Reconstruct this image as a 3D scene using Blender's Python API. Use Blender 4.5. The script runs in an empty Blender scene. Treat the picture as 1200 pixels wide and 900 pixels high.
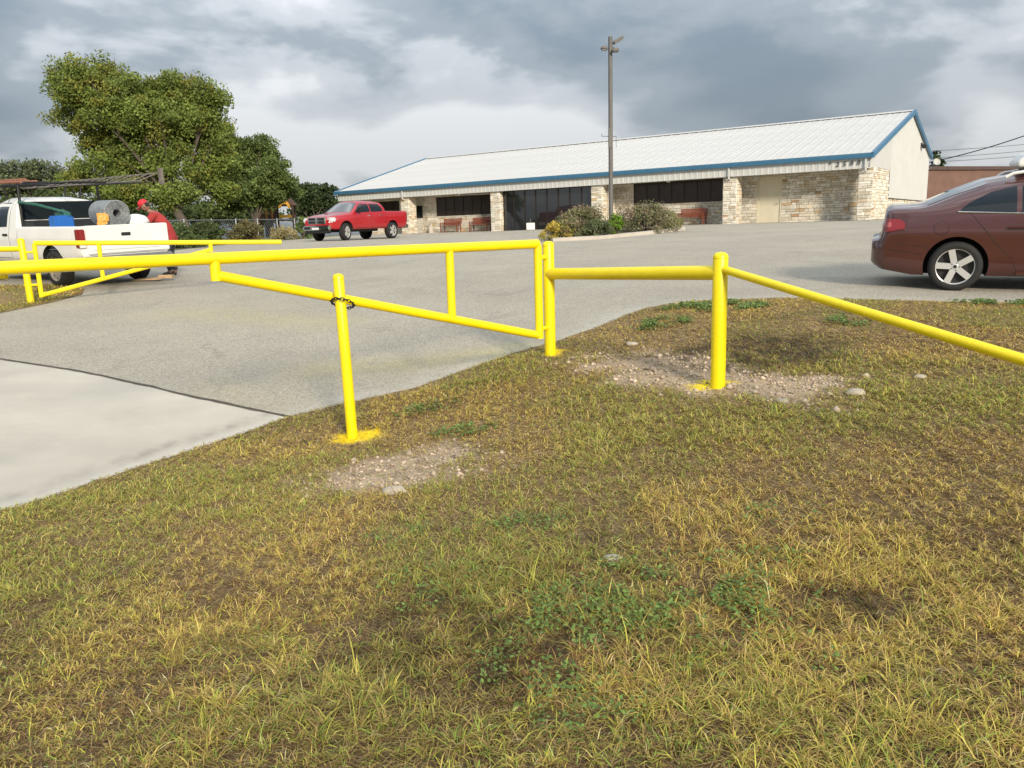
import bpy, bmesh, math, random
import numpy as np
from mathutils import Vector, Matrix, geometry as mgeo
R = math.radians
random.seed(7); RNG = np.random.default_rng(7)
scene = bpy.context.scene
col = scene.collection

# ------------------------------------------------------------------ camera
CAM_Z = 1.6
FPX, HOR, ROLL = 930.0, 270.0, 0.028          # focal length in px of a 1200 px wide frame, horizon row, roll
TH = math.atan((450 - HOR) / FPX)
_f = Vector((0, math.cos(TH), -math.sin(TH))); _u0 = Vector((0, math.sin(TH), math.cos(TH))); _r0 = Vector((1, 0, 0))
_r = _r0 * math.cos(ROLL) - _u0 * math.sin(ROLL); _u = _r0 * math.sin(ROLL) + _u0 * math.cos(ROLL)
cam_data = bpy.data.cameras.new('camera'); cam = bpy.data.objects.new('camera', cam_data); col.objects.link(cam)
cam.matrix_world = Matrix(((_r.x, _u.x, -_f.x, 0), (_r.y, _u.y, -_f.y, 0), (_r.z, _u.z, -_f.z, CAM_Z), (0, 0, 0, 1)))
cam_data.sensor_fit = 'HORIZONTAL'; cam_data.sensor_width = 36; cam_data.lens = 36 * FPX / 1200
cam_data.clip_start = 0.05; cam_data.clip_end = 3000
scene.camera = cam
scene.cycles.max_bounces = 4; scene.cycles.diffuse_bounces = 3; scene.cycles.glossy_bounces = 2; scene.cycles.transmission_bounces = 3

# ------------------------------------------------------------------ exposure
vs = scene.view_settings
vs.view_transform = 'Standard'; vs.look = 'None'; vs.gamma = 1; vs.exposure = 0.5; vs.use_curve_mapping = False

# ------------------------------------------------------------------ sun (veiled, low, behind the viewer's right shoulder)
SUN = Vector((0.31, -0.87, 0.40)).normalized()
sl = bpy.data.lights.new('sun', 'SUN'); sl.energy = 3.3; sl.angle = R(9); sl.color = (1.0, 0.885, 0.72)
so = bpy.data.objects.new('sun', sl); col.objects.link(so); so.rotation_euler = SUN.to_track_quat('Z', 'Y').to_euler(); so.location = (20, -30, 30)

# ------------------------------------------------------------------ world: broken cloud deck over a Nishita sky
w = bpy.data.worlds.new('World'); scene.world = w; w.use_nodes = True
w.cycles.sampling_method = 'MANUAL'; w.cycles.sample_map_resolution = 512
nt = w.node_tree; nt.nodes.clear()
def N(t, **k):
    n = nt.nodes.new(t)
    for a, b in k.items():
        setattr(n, a, b)
    return n
def LK(a, b): nt.links.new(a, b)
out = N('ShaderNodeOutputWorld'); bg = N('ShaderNodeBackground'); LK(bg.outputs[0], out.inputs[0]); bg.inputs['Strength'].default_value = 0.1
sky = N('ShaderNodeTexSky', sky_type='NISHITA'); sky.sun_disc = False
sky.sun_elevation = math.asin(SUN.z); sky.sun_rotation = math.atan2(SUN.x, SUN.y)
sky.air_density = 1.0; sky.dust_density = 2.0
tc = N('ShaderNodeTexCoord'); sep = N('ShaderNodeSeparateXYZ'); LK(tc.outputs['Generated'], sep.inputs[0])
def M(op, a, b=None, c=None):
    m = N('ShaderNodeMath', operation=op)
    for i, v in enumerate((a, b, c)):
        if v is None: continue
        if isinstance(v, (int, float)): m.inputs[i].default_value = v
        else: LK(v, m.inputs[i])
    return m.outputs[0]
zc = M('MAXIMUM', sep.outputs[2], 0.0)
cmb = N('ShaderNodeCombineXYZ'); LK(sep.outputs[0], cmb.inputs[0]); LK(sep.outputs[1], cmb.inputs[1]); LK(M('MULTIPLY', M('POWER', zc, 0.85), 1.9), cmb.inputs[2])
def noise(vec, scale, detail, rough, off, stretch=(1, 1, 1), dist=0.0):
    mp = N('ShaderNodeMapping'); mp.inputs['Location'].default_value = off; mp.inputs['Scale'].default_value = stretch
    LK(vec, mp.inputs[0]); n = N('ShaderNodeTexNoise'); n.inputs['Scale'].default_value = scale
    n.inputs['Detail'].default_value = detail; n.inputs['Roughness'].default_value = rough; n.inputs['Distortion'].default_value = dist
    LK(mp.outputs[0], n.inputs['Vector']); return n.outputs['Fac']
n_big = noise(cmb.outputs[0], 2.1, 2, 0.5, (7.9, 2.2, 4.1), (1, 1, 1.0), 0.25)
n_mid = noise(cmb.outputs[0], 5.5, 5, 0.52, (1.3, 4.1, 2.0), (0.9, 0.9, 0.95), 0.15)
fac = M('ADD', M('MULTIPLY', n_big, 1.15), M('MULTIPLY', n_mid, 0.62))
# the deck is thinner and brighter low over the horizon, with a dark shelf of cloud above, all round
def bump_z(c, wdt, amp):
    t = M('DIVIDE', M('SUBTRACT', M('ADD', zc, M('MULTIPLY', M('SUBTRACT', n_mid, 0.5), 0.10)), c), wdt); return M('MULTIPLY', M('POWER', 2.718, M('MULTIPLY', M('MULTIPLY', t, t), -1.0)), amp)
fac = M('ADD', fac, bump_z(0.085, 0.06, 0.135)); fac = M('ADD', fac, bump_z(0.17, 0.05, -0.09))
fac = M('MULTIPLY', M('ADD', fac, 0.055), 0.90)
ramp = N('ShaderNodeValToRGB'); cr = ramp.color_ramp; cr.interpolation = 'EASE'
cr.elements[0].position = 0.66; cr.elements[0].color = (.138, .170, .204, 1)
cr.elements[1].position = 1.0; cr.elements[1].color = (.50, .515, .53, 1)
for p, c in ((0.76, (.155, .190, .226, 1)), (0.86, (.218, .250, .282, 1)), (0.93, (.36, .385, .41, 1))):
    e = cr.elements.new(p); e.color = c
LK(fac, ramp.inputs[0])
vs10 = N('ShaderNodeVectorMath', operation='SCALE'); LK(ramp.outputs[0], vs10.inputs[0]); LK(M('MULTIPLY', M('ADD', M('MULTIPLY', zc, 2.6), 0.78), 10.0), vs10.inputs['Scale'])   # an overcast dome brightens towards the zenith
mix = N('ShaderNodeMix', data_type='RGBA'); mix.inputs[0].default_value = 0.95
LK(sky.outputs[0], mix.inputs[6]); LK(vs10.outputs[0], mix.inputs[7]); LK(mix.outputs[2], bg.inputs['Color'])

# ------------------------------------------------------------------ helpers
def at(px, py, d):
    """Point in the world seen at photo pixel (px, py) at depth d metres."""
    v = _f + _r * ((px - 600) / FPX) - _u * ((py - 450) / FPX)
    return Vector((0, 0, CAM_Z)) + v * d

def row_z(x, y, py):
    """height at which the vertical line through (x, y) crosses photo row py"""
    lo, hi = -2.0, 30.0
    for _ in range(50):
        z = (lo + hi) / 2; v = Vector((x, y, z - CAM_Z)); r_ = 450 - FPX * v.dot(_u) / v.dot(_f)
        if r_ > py: lo = z
        else: hi = z
    return (lo + hi) / 2

def tag(o, label=None, cat=None, group=None, kind=None):
    if label: o['label'] = label
    if cat: o['category'] = cat
    if group: o['group'] = group
    if kind: o['kind'] = kind
    return o

def empty(name, loc=(0, 0, 0), rz=0.0, rx=0.0, ry=0.0):
    o = bpy.data.objects.new(name, None); col.objects.link(o)
    o.location = loc; o.rotation_euler = (rx, ry, rz); o.empty_display_size = 0.2
    return o

def mesh_object(name, me, parent=None):
    o = bpy.data.objects.new(name, me); col.objects.link(o); o.parent = parent
    return o

class MB:
    """collects geometry, builds it as one mesh object"""
    def __init__(s): s.v = []; s.f = []; s.m = []; s.c = []
    def add(s, vs_, fs, m=0, c=(1, 1, 1)):
        k = len(s.v); s.v += [tuple(x) for x in vs_]; s.c += [c] * len(vs_)
        s.f += [tuple(i + k for i in f) for f in fs]; s.m += [m] * len(fs); return s
    def box(s, lo, hi, m=0, c=(1, 1, 1), mat=None):
        x0, y0, z0 = lo; x1, y1, z1 = hi
        p = [(x0, y0, z0), (x1, y0, z0), (x1, y1, z0), (x0, y1, z0), (x0, y0, z1), (x1, y0, z1), (x1, y1, z1), (x0, y1, z1)]
        if mat: p = [mat @ Vector(q) for q in p]
        return s.add(p, [(0, 3, 2, 1), (4, 5, 6, 7), (0, 1, 5, 4), (1, 2, 6, 5), (2, 3, 7, 6), (3, 0, 4, 7)], m, c)
    def bevbox(s, lo, hi, b=0.01, m=0, c=(1, 1, 1), mat=None):
        bm = bmesh.new(); bmesh.ops.create_cube(bm, size=1)
        for v in bm.verts:
            v.co = Vector([lo[i] + (v.co[i] + .5) * (hi[i] - lo[i]) for i in range(3)])
        bmesh.ops.bevel(bm, geom=list(bm.edges), offset=b, segments=2, affect='EDGES')
        vs_ = [mat @ v.co if mat else v.co.copy() for v in bm.verts]; bm.verts.index_update()
        s.add(vs_, [tuple(v.index for v in f.verts) for f in bm.faces], m, c); bm.free(); return s
    def tube(s, pts, r, n=12, m=0, c=(1, 1, 1), cap=True, dome=0):
        pts = [Vector(p) for p in pts]; rs = r if isinstance(r, (list, tuple)) else [r] * len(pts)
        if dome:   # rounded end cap
            e = pts[-1]; d = (pts[-1] - pts[-2]).normalized(); r0 = rs[-1]; rs = list(rs)
            for k in (1, 2, 3):
                a = k * math.pi / 2 / 3.15; pts.append(e + d * r0 * dome * math.sin(a)); rs.append(r0 * math.cos(a))
        rings = []; up = None
        for i, p in enumerate(pts):
            t = (pts[min(i + 1, len(pts) - 1)] - pts[max(i - 1, 0)]).normalized()
            if up is None:
                a = Vector((0, 0, 1)) if abs(t.z) < .9 else Vector((1, 0, 0)); up = (a - t * a.dot(t)).normalized()
            else:
                up = (up - t * up.dot(t)).normalized()
            b = t.cross(up)
            rings.append([p + (up * math.cos(2 * math.pi * k / n) + b * math.sin(2 * math.pi * k / n)) * rs[i] for k in range(n)])
        vs_ = [q for r_ in rings for q in r_]; fs = []
        for i in range(len(rings) - 1):
            for k in range(n):
                k2 = (k + 1) % n; fs.append((i * n + k, i * n + k2, (i + 1) * n + k2, (i + 1) * n + k))
        if cap: fs += [tuple(range(n - 1, -1, -1)), tuple((len(rings) - 1) * n + k for k in range(n))]
        return s.add(vs_, fs, m, c)
    def lathe(s, prof, n=24, m=0, c=(1, 1, 1), mat=None, axis='Z'):
        vs_ = []; fs = []
        for (r_, z) in prof:
            for k in range(n):
                a = 2 * math.pi * k / n; x, y = r_ * math.cos(a), r_ * math.sin(a)
                p = Vector((x, y, z)) if axis == 'Z' else Vector((x, z, y))
                vs_.append(mat @ p if mat else p)
        for i in range(len(prof) - 1):
            for k in range(n):
                k2 = (k + 1) % n; fs.append((i * n + k, i * n + k2, (i + 1) * n + k2, (i + 1) * n + k))
        return s.add(vs_, fs, m, c)
    def prism(s, poly, d0, d1, axes='xz', m=0, c=(1, 1, 1), mat=None):
        """polygon in two axes pushed along the third"""
        def mk(a, b, d):
            p = {'xz': (a, d, b), 'xy': (a, b, d), 'yz': (d, a, b)}[axes]
            return mat @ Vector(p) if mat else Vector(p)
        n = len(poly); vs_ = [mk(a, b, d0) for a, b in poly] + [mk(a, b, d1) for a, b in poly]
        fs = [tuple(range(n)), tuple(range(2 * n - 1, n - 1, -1))] + [(i, i + n, (i + 1) % n + n, (i + 1) % n) for i in range(n)]
        return s.add(vs_, fs, m, c)
    def ico(s, ctr, rad, sub=1, jit=0.15, m=0, c=(1, 1, 1), rng=random):
        bm = bmesh.new(); bmesh.ops.create_icosphere(bm, subdivisions=sub, radius=1); bm.verts.index_update()
        vs_ = [Vector((ctr[0] + v.co.x * rad[0] * (1 + rng.uniform(-jit, jit)), ctr[1] + v.co.y * rad[1] * (1 + rng.uniform(-jit, jit)), ctr[2] + v.co.z * rad[2] * (1 + rng.uniform(-jit, jit)))) for v in bm.verts]
        s.add(vs_, [tuple(v.index for v in f.verts) for f in bm.faces], m, c); bm.free(); return s
    def mesh(s, name, mats, smooth=None, color=False, fixn=True):
        me = bpy.data.meshes.new(name); me.from_pydata(s.v, [], s.f)
        for m in (mats if isinstance(mats, (list, tuple)) else [mats]): me.materials.append(m)
        me.polygons.foreach_set('material_index', s.m)
        if color:
            a = me.attributes.new('Col', 'FLOAT_COLOR', 'POINT')
            a.data.foreach_set('color', np.array([(*c, 1) for c in s.c], 'f').ravel())
        if fixn:
            bm = bmesh.new(); bm.from_mesh(me); bmesh.ops.recalc_face_normals(bm, faces=bm.faces); bm.to_mesh(me); bm.free()
        if smooth is not None:
            me.shade_smooth(); me.set_sharp_from_angle(angle=R(smooth))
        me.update(); return me
    def build(s, name, mats, parent=None, smooth=None, color=False, fixn=True):
        return mesh_object(name, s.mesh(name, mats, smooth, color, fixn), parent)

# ------------------------------------------------------------------ materials
MATS = {}
def mat(name, base=(.5, .5, .5), rough=.6, metal=0.0, var=0.0, vscale=4.0, bump=0.0, bscale=60.0, attr=False, spec=.5, coat=0.0, trans=0.0, dirt=None, coords='Object', vdetail=5):
    """principled material with noise-driven colour variation, optional grime, and fine relief"""
    m = bpy.data.materials.new(name); m.use_nodes = True; t = m.node_tree; b = t.nodes['Principled BSDF']
    b.inputs['Roughness'].default_value = rough; b.inputs['Metallic'].default_value = metal
    b.inputs['Specular IOR Level'].default_value = spec; b.inputs['Coat Weight'].default_value = coat; b.inputs['Coat Roughness'].default_value = .06
    b.inputs['Transmission Weight'].default_value = trans
    co = t.nodes.new('ShaderNodeTexCoord'); src = co.outputs[coords]
    def rgb(c):
        n = t.nodes.new('ShaderNodeRGB'); n.outputs[0].default_value = (*c, 1); return n.outputs[0]
    if attr:
        a = t.nodes.new('ShaderNodeAttribute'); a.attribute_name = 'Col'; colr = a.outputs['Color']
    else: colr = rgb(base)
    if var > 0:
        n = t.nodes.new('ShaderNodeTexNoise'); n.inputs['Scale'].default_value = vscale; n.inputs['Detail'].default_value = vdetail; n.inputs['Roughness'].default_value = .62
        t.links.new(src, n.inputs['Vector'])
        mr = t.nodes.new('ShaderNodeMapRange'); mr.inputs[1].default_value = .3; mr.inputs[2].default_value = .7; mr.inputs[3].default_value = 1 - var; mr.inputs[4].default_value = 1 + var
        t.links.new(n.outputs['Fac'], mr.inputs[0])
        mx = t.nodes.new('ShaderNodeVectorMath'); mx.operation = 'SCALE'; t.links.new(colr, mx.inputs[0]); t.links.new(mr.outputs[0], mx.inputs['Scale']); colr = mx.outputs[0]
    if dirt:                     # (colour, noise scale, threshold, strength)
        n = t.nodes.new('ShaderNodeTexNoise'); n.inputs['Scale'].default_value = dirt[1]; n.inputs['Detail'].default_value = 8; n.inputs['Roughness'].default_value = .7; t.links.new(src, n.inputs['Vector'])
        mr = t.nodes.new('ShaderNodeMapRange'); mr.inputs[1].default_value = dirt[2]; mr.inputs[2].default_value = dirt[2] + .18; mr.inputs[3].default_value = 0; mr.inputs[4].default_value = dirt[3]
        t.links.new(n.outputs['Fac'], mr.inputs[0]); mx = t.nodes.new('ShaderNodeMix'); mx.data_type = 'RGBA'
        t.links.new(mr.outputs[0], mx.inputs[0]); t.links.new(colr, mx.inputs[6]); mx.inputs[7].default_value = (*dirt[0], 1); colr = mx.outputs[2]
    t.links.new(colr, b.inputs['Base Color'])
    if bump > 0:
        n = t.nodes.new('ShaderNodeTexNoise'); n.inputs['Scale'].default_value = bscale; n.inputs['Detail'].default_value = 6; t.links.new(src, n.inputs['Vector'])
        bp = t.nodes.new('ShaderNodeBump'); bp.inputs['Strength'].default_value = bump; bp.inputs['Distance'].default_value = .02
        t.links.new(n.outputs['Fac'], bp.inputs['Height']); t.links.new(bp.outputs[0], b.inputs['Normal'])
    MATS[name] = m; return m

Y = mat('yellow_gate_paint', (.84, .66, .004), .38, var=.05, vscale=9, bump=.12, bscale=45, dirt=((.55, .40, .03), 14, .66, .5))
M_stone = mat('limestone', attr=True, rough=.88, var=.22, vscale=7, bump=.8, bscale=26)
M_mortar = mat('mortar', (.42, .38, .31), .95, var=.15, vscale=6, bump=.4, bscale=40)
M_white = mat('white_metal_panel', (.535, .54, .52), .5, var=.045, vscale=1.2, bump=.03, bscale=8, dirt=((.52, .47, .38), 2.2, .66, .35))
M_roof = mat('roof_metal', (.52, .51, .485), .45, var=.05, vscale=.8, dirt=((.46, .42, .37), 1.3, .62, .14))
M_blue = mat('blue_trim', (.045, .15, .265), .45, var=.08, vscale=2)
M_glass = mat('dark_window_glass', (.022, .022, .024), .06, spec=.6, var=.15, vscale=1)
M_glass_store = mat('storefront_glass', (.016, .018, .02), .03, spec=.9)
M_bronze = mat('bronze_window_frame', (.035, .026, .02), .45, metal=.3)
M_blind = mat('brown_tinted_glass', (.045, .034, .027), .15, spec=.25, var=.2, vscale=1.5)
M_door = mat('tan_door', (.62, .575, .44), .55, var=.05, vscale=3)
M_conc = mat('concrete', (.47, .43, .37), .9, var=.12, vscale=1.5, bump=.25, bscale=60, dirt=((.30, .26, .21), 1.1, .58, .5))
M_redwood = mat('red_stained_wood', (.22, .055, .028), .6, var=.25, vscale=6)
M_black = mat('black_plastic', (.015, .015, .016), .5)
M_iron = mat('black_iron', (.02, .02, .02), .5, metal=.5)
M_steel = mat('galvanised_steel', (.24, .25, .26), .5, metal=.5, var=.15, vscale=8)
M_rubber = mat('tyre_rubber', (.014, .0135, .0135), .8, var=.3, vscale=10, bump=.2, bscale=90)
M_chrome = mat('chrome', (.75, .75, .76), .12, metal=1.0)
M_alloy = mat('silver_alloy', (.55, .55, .545), .3, metal=.3)
M_pole = mat('pole_grey_paint', (.115, .11, .105), .6, var=.12, vscale=3)
M_text = mat('dark_lettering', (.02, .022, .025), .5)
M_plain = mat('plain_white', (.72, .72, .70), .5, var=.05)
# ------------------------------------------------------------------ terrain height
HC = np.array([(6.0,10.2,.68),(-7.9,38.9,1.34),(-5.82,41.5,1.35),(-9.2,16.54,.73),(-8.16,19.19,.78),(-8.91,14.86,.5),(.4,8.06,.3),(1.6,6.07,.33),(-1.35,6.44,-.1),
 (4.11,9.3,.66),(5.96,8.9,.60),(1.59,27.42,1.19),(6.83,31.54,1.41),(16.4,36.6,1.60),(-12,56.8,1.57),(2,45,1.58),(30,30,1.7),(0,2,0.),(2.2,2.5,.06),(-2,3,-.06),(-4,4.6,-.08),(4,4,.25),
 (-30,50,1.55),(-20,25,1.0),(-14,12,.3),(-7,8,.12),(40,45,1.7),(-40,80,1.55),(20,80,1.55),(60,80,1.6),(12,10,.80),(20,12,.95),(0,-8,-.2),(10,-5,.2),(-12,-3,-.35),(-40,20,.8),(50,10,1.4),(12,5,.5),(-6,22,.9),(3,16,.85)])
def _fit():
    n = len(HC); d = np.hypot(HC[:, None, 0] - HC[None, :, 0], HC[:, None, 1] - HC[None, :, 1])
    A = np.zeros((n + 3, n + 3)); A[:n, :n] = d * d * np.log(d + 1e-9) + .4 * np.eye(n); A[:n, n] = 1; A[:n, n + 1:] = HC[:, :2]; A[n, :n] = 1; A[n + 1:, :n] = HC[:, :2].T
    return np.linalg.solve(A, np.r_[HC[:, 2], 0, 0, 0])
HW = _fit()
def gz(x, y):
    """smooth height of the paved ground"""
    x = np.asarray(x, float); y = np.asarray(y, float)
    xc = np.clip(x, -60, 70); yc = np.clip(y, -12, 95)
    d = np.hypot(xc[..., None] - HC[:, 0], yc[..., None] - HC[:, 1])
    z = (d * d * np.log(d + 1e-9)) @ HW[:len(HC)] + HW[-3] + HW[-2] * xc + HW[-1] * yc
    return np.where(y > 62, np.minimum(z, 1.55), z)

_TAB = RNG.random((256, 256))
def vnoise(x, y, s):
    """tileable value noise, feature size s metres"""
    x = np.asarray(x) / s + 100; y = np.asarray(y) / s + 100; i = np.floor(x).astype(int); j = np.floor(y).astype(int); u = x - i; v = y - j
    u = u * u * (3 - 2 * u); v = v * v * (3 - 2 * v); T = lambda a, b: _TAB[a % 256, b % 256]
    return (T(i, j) * (1 - u) + T(i + 1, j) * u) * (1 - v) + (T(i, j + 1) * (1 - u) + T(i + 1, j + 1) * u) * v
def fbm(x, y, s, o=4):
    t = 0; a = .5; n = 0
    for k in range(o):
        t = t + a * vnoise(x + 17.3 * k, y - 9.1 * k, s / 2 ** k); n += a; a *= .5
    return t / n

def dense(poly, step):
    o = []
    for i, p in enumerate(poly):
        q = poly[(i + 1) % len(poly)]; L = math.hypot(q[0] - p[0], q[1] - p[1]); d = math.hypot(p[0], p[1])
        n = max(1, int(L / (step if d < 16 else step * 6)))
        o += [(p[0] + (q[0] - p[0]) * k / n, p[1] + (q[1] - p[1]) * k / n) for k in range(n)]
    return o
def inside(x, y, poly):
    x = np.asarray(x); y = np.asarray(y); r = np.zeros(x.shape, bool); n = len(poly)
    for i in range(n):
        x0, y0 = poly[i]; x1, y1 = poly[(i + 1) % n]
        if y0 == y1: continue
        c = ((y0 > y) != (y1 > y)) & (x < (x1 - x0) * (y - y0) / (y1 - y0) + x0); r ^= c
    return r
def dist_line(x, y, line):
    best = np.full(np.shape(x), 1e9)
    for (x0, y0), (x1, y1) in zip(line[:-1], line[1:]):
        dx, dy = x1 - x0, y1 - y0; t = np.clip(((x - x0) * dx + (y - y0) * dy) / (dx * dx + dy * dy), 0, 1)
        best = np.minimum(best, np.hypot(x - x0 - t * dx, y - y0 - t * dy))
    return best
def sheet(name, poly, zfun, material, step=.25, jag=0.0, colfun=None, parent=None):
    """a ground surface bounded by a polygon, following the terrain"""
    b = dense(poly, step)
    if jag:
        b = [(x + jag * (vnoise(x, y, .22) - .5) * 2, y + jag * (vnoise(x + 50, y, .22) - .5) * 2) for x, y in b]
    pts = list(b); xs = [p[0] for p in b]; ys = [p[1] for p in b]; cand = []
    for (x0, x1, y0, y1, s) in ((-14, 14, -3, 13, step), (-30, 30, 13, 62, 1.4), (-62, 90, -60, 130, 7)):
        gx, gy = np.meshgrid(np.arange(max(x0, min(xs)), min(x1, max(xs)) + 1e-6, s), np.arange(max(y0, min(ys)), min(y1, max(ys)) + 1e-6, s))
        gx = gx.ravel(); gy = gy.ravel(); ok = inside(gx, gy, b) & (dist_line(gx, gy, b + [b[0]]) > s * .45)
        if s > 1.5: ok &= ~((gx > -30) & (gx < 30) & (gy > -3) & (gy < 62))
        cand += list(zip(gx[ok], gy[ok]))
    pts += cand; nb = len(b)
    v2, _, fs, _, _, _ = mgeo.delaunay_2d_cdt([Vector((float(p[0]), float(p[1]))) for p in pts], [(i, (i + 1) % nb) for i in range(nb)], [], 1, 1e-5)
    X = np.array([v.x for v in v2]); Yy = np.array([v.y for v in v2]); Z = zfun(X, Yy)
    me = bpy.data.meshes.new(name); me.from_pydata(list(zip(X.tolist(), Yy.tolist(), Z.tolist())), [], [tuple(f) for f in fs])
    bm = bmesh.new(); bm.from_mesh(me); bmesh.ops.recalc_face_normals(bm, faces=bm.faces)
    if sum(f.normal.z for f in bm.faces) < 0: bmesh.ops.reverse_faces(bm, faces=bm.faces)
    bm.to_mesh(me); bm.free()
    if colfun is not None:
        a = me.attributes.new('Col', 'FLOAT_COLOR', 'POINT'); c = colfun(X, Yy); a.data.foreach_set('color', np.c_[c, np.ones(len(X))].astype('f').ravel())
    me.materials.append(material); me.shade_smooth(); o = mesh_object(name, me, parent); tag(o, kind='structure'); return o

EDGE_LOT = [(9, 9.0), (7.4, 9.0), (5.95, 9.02), (5.02, 9.2), (4.2, 9.45), (3.4, 9.95), (2.76, 10.16), (2.2, 10.3), (1.75, 10.15), (1.4, 9.75), (1.01, 9.21), (.49, 8.74), (.01, 8.50), (-.53, 8.09), (-1.02, 7.73), (-1.66, 7.51), (-2.08, 7.24)]
EDGE_CON = [(-2.08, 7.24), (-2.55, 6.53), (-2.93, 5.8), (-3.16, 5.17), (-3.33, 4.89), (-4.3, 3.1), (-5.5, .5), (-7, -3)]
JOINT = [(-2.08, 7.24), (-3.24, 7.98), (-4.65, 8.9), (-6.41, 9.87), (-9.5, 11.3)]
EDGE_LEFT = [(-9.5, 11.3), (-9.3, 12.6), (-8.94, 13.95), (-8.6, 14.9), (-8.35, 15.6), (-8.6, 16.2), (-9.8, 16.8), (-11.5, 17.2), (-13, 20), (-13, 36), (-12, 47), (-11, 60)]
LAWN = EDGE_CON[1:] + [(14, -3), (14, 9.0)] + EDGE_LOT
DRIVE = EDGE_CON + [(-14, -3), (-13, 4), (-11, 9)] + JOINT[::-1][:-1]
LEFTLAWN = EDGE_LEFT[:8] + [(-13, 17.8), (-25, 18), (-25, 10), (-14, 7.6), (-11, 9)]
LOT = [(14, 9.0), (30, 9.5), (60, 14), (80, 40), (80, 78), (10, 78)] + EDGE_LEFT[::-1] + JOINT[::-1][1:] + EDGE_LOT[::-1][1:]

GR1 = ((-.98, 5.32), (.66, .42), .25); 
def smooth_step(v, a, b): t = np.clip((v - a) / (b - a), 0, 1); return t * t * (3 - 2 * t)
def patch_gravel(x, y):
    """0..1: how bare and stony the ground is"""
    nz = (fbm(x, y, .35, 3) - .5) * .9
    a = 1 - np.hypot((x + .90) / .98, (y - 5.30) / .64) + nz
    dx, dy = x - 1.55, y - 6.55; cs, sn = math.cos(R(-52)), math.sin(R(-52)); u, v = dx * cs + dy * sn, -dx * sn + dy * cs
    b = 1 - np.hypot(u / 1.75, v / .62) + nz * .9
    c = .85 - np.hypot((x - 2.1) / .80, (y - 5.98) / .40) + nz
    return np.clip(np.maximum(np.maximum(a, b), c) * 2.0, 0, 1)
def patch_dark(x, y):
    """burnt, matted soil"""
    nz = (fbm(x + 8, y, .4, 3) - .5) * .9
    a = 1.25 - np.hypot((x - 2.15) / .80, (y - 7.05) / .60) + nz
    b = .75 - np.hypot((x + .25) / .75, (y - 2.75) / .6) + nz
    c = .7 - np.hypot((x - 1.25) / .42, (y - 2.9) / .35) + nz
    d = .55 - np.hypot((x + 1.78) / .42, (y - 6.35) / .10) + nz * .5
    e = .5 - np.hypot((x - .45) / .5, (y - 3.75) / .3) + nz
    return np.clip(np.maximum.reduce([a, b, c, d * 1.6, e]) * 2.0, 0, 1) * (.25 + .75 * smooth_step(fbm(x - 4, y + 2, .11, 3), .40, .60))
POSTS = [(-1.34, 6.42), (.40, 8.08), (1.60, 6.09)]
def patch_yellow(x, y):
    nz = (fbm(x, y + 30, .06, 2) - .5) * .12
    r = np.minimum.reduce([np.hypot(x - px - ox, y - py - oy) - rr for (px, py), rr, ox, oy in zip(POSTS, (.21, .14, .15), (.04, .02, -.03), (0, .03, .04))])
    return (r + nz < 0).astype(float)
def lawn_z(x, y):
    e = np.minimum(dist_line(x, y, EDGE_LOT), dist_line(x, y, EDGE_CON)); k = np.clip(e / .5, 0, 1)
    return gz(x, y) + .012 + .018 * k + k * ((fbm(x, y, .6, 3) - .5) * .05 + (fbm(x + 3, y, .12, 2) - .5) * .02)
def soil_col(x, y):
    g = patch_gravel(x, y)[:, None]; d = patch_dark(x, y)[:, None]; yl = patch_yellow(x, y)[:, None]
    c = (np.array([.15, .105, .05]) + np.array([.075, .055, .025]) * np.clip((y - 3.2) / 1.5, 0, 1)[:, None]) * (.7 + .6 * fbm(x, y, .3, 3)[:, None])
    c = c * (1 - g) + g * np.array([.39, .295, .20]) * (.8 + .4 * fbm(x, y, .08, 2)[:, None]); c = c * (1 - d) + d * np.array([.085, .055, .036])
    return c * (1 - yl) + yl * np.array([.82, .62, .01])
M_soil = mat('lawn_soil', attr=True, rough=.95, var=.3, vscale=30, bump=.9, bscale=55)
M_field = mat('far_grass', (.115, .115, .035), .95, var=.4, vscale=.6, bump=.5, bscale=6, dirt=((.17, .14, .07), .8, .5, .8))

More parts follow.
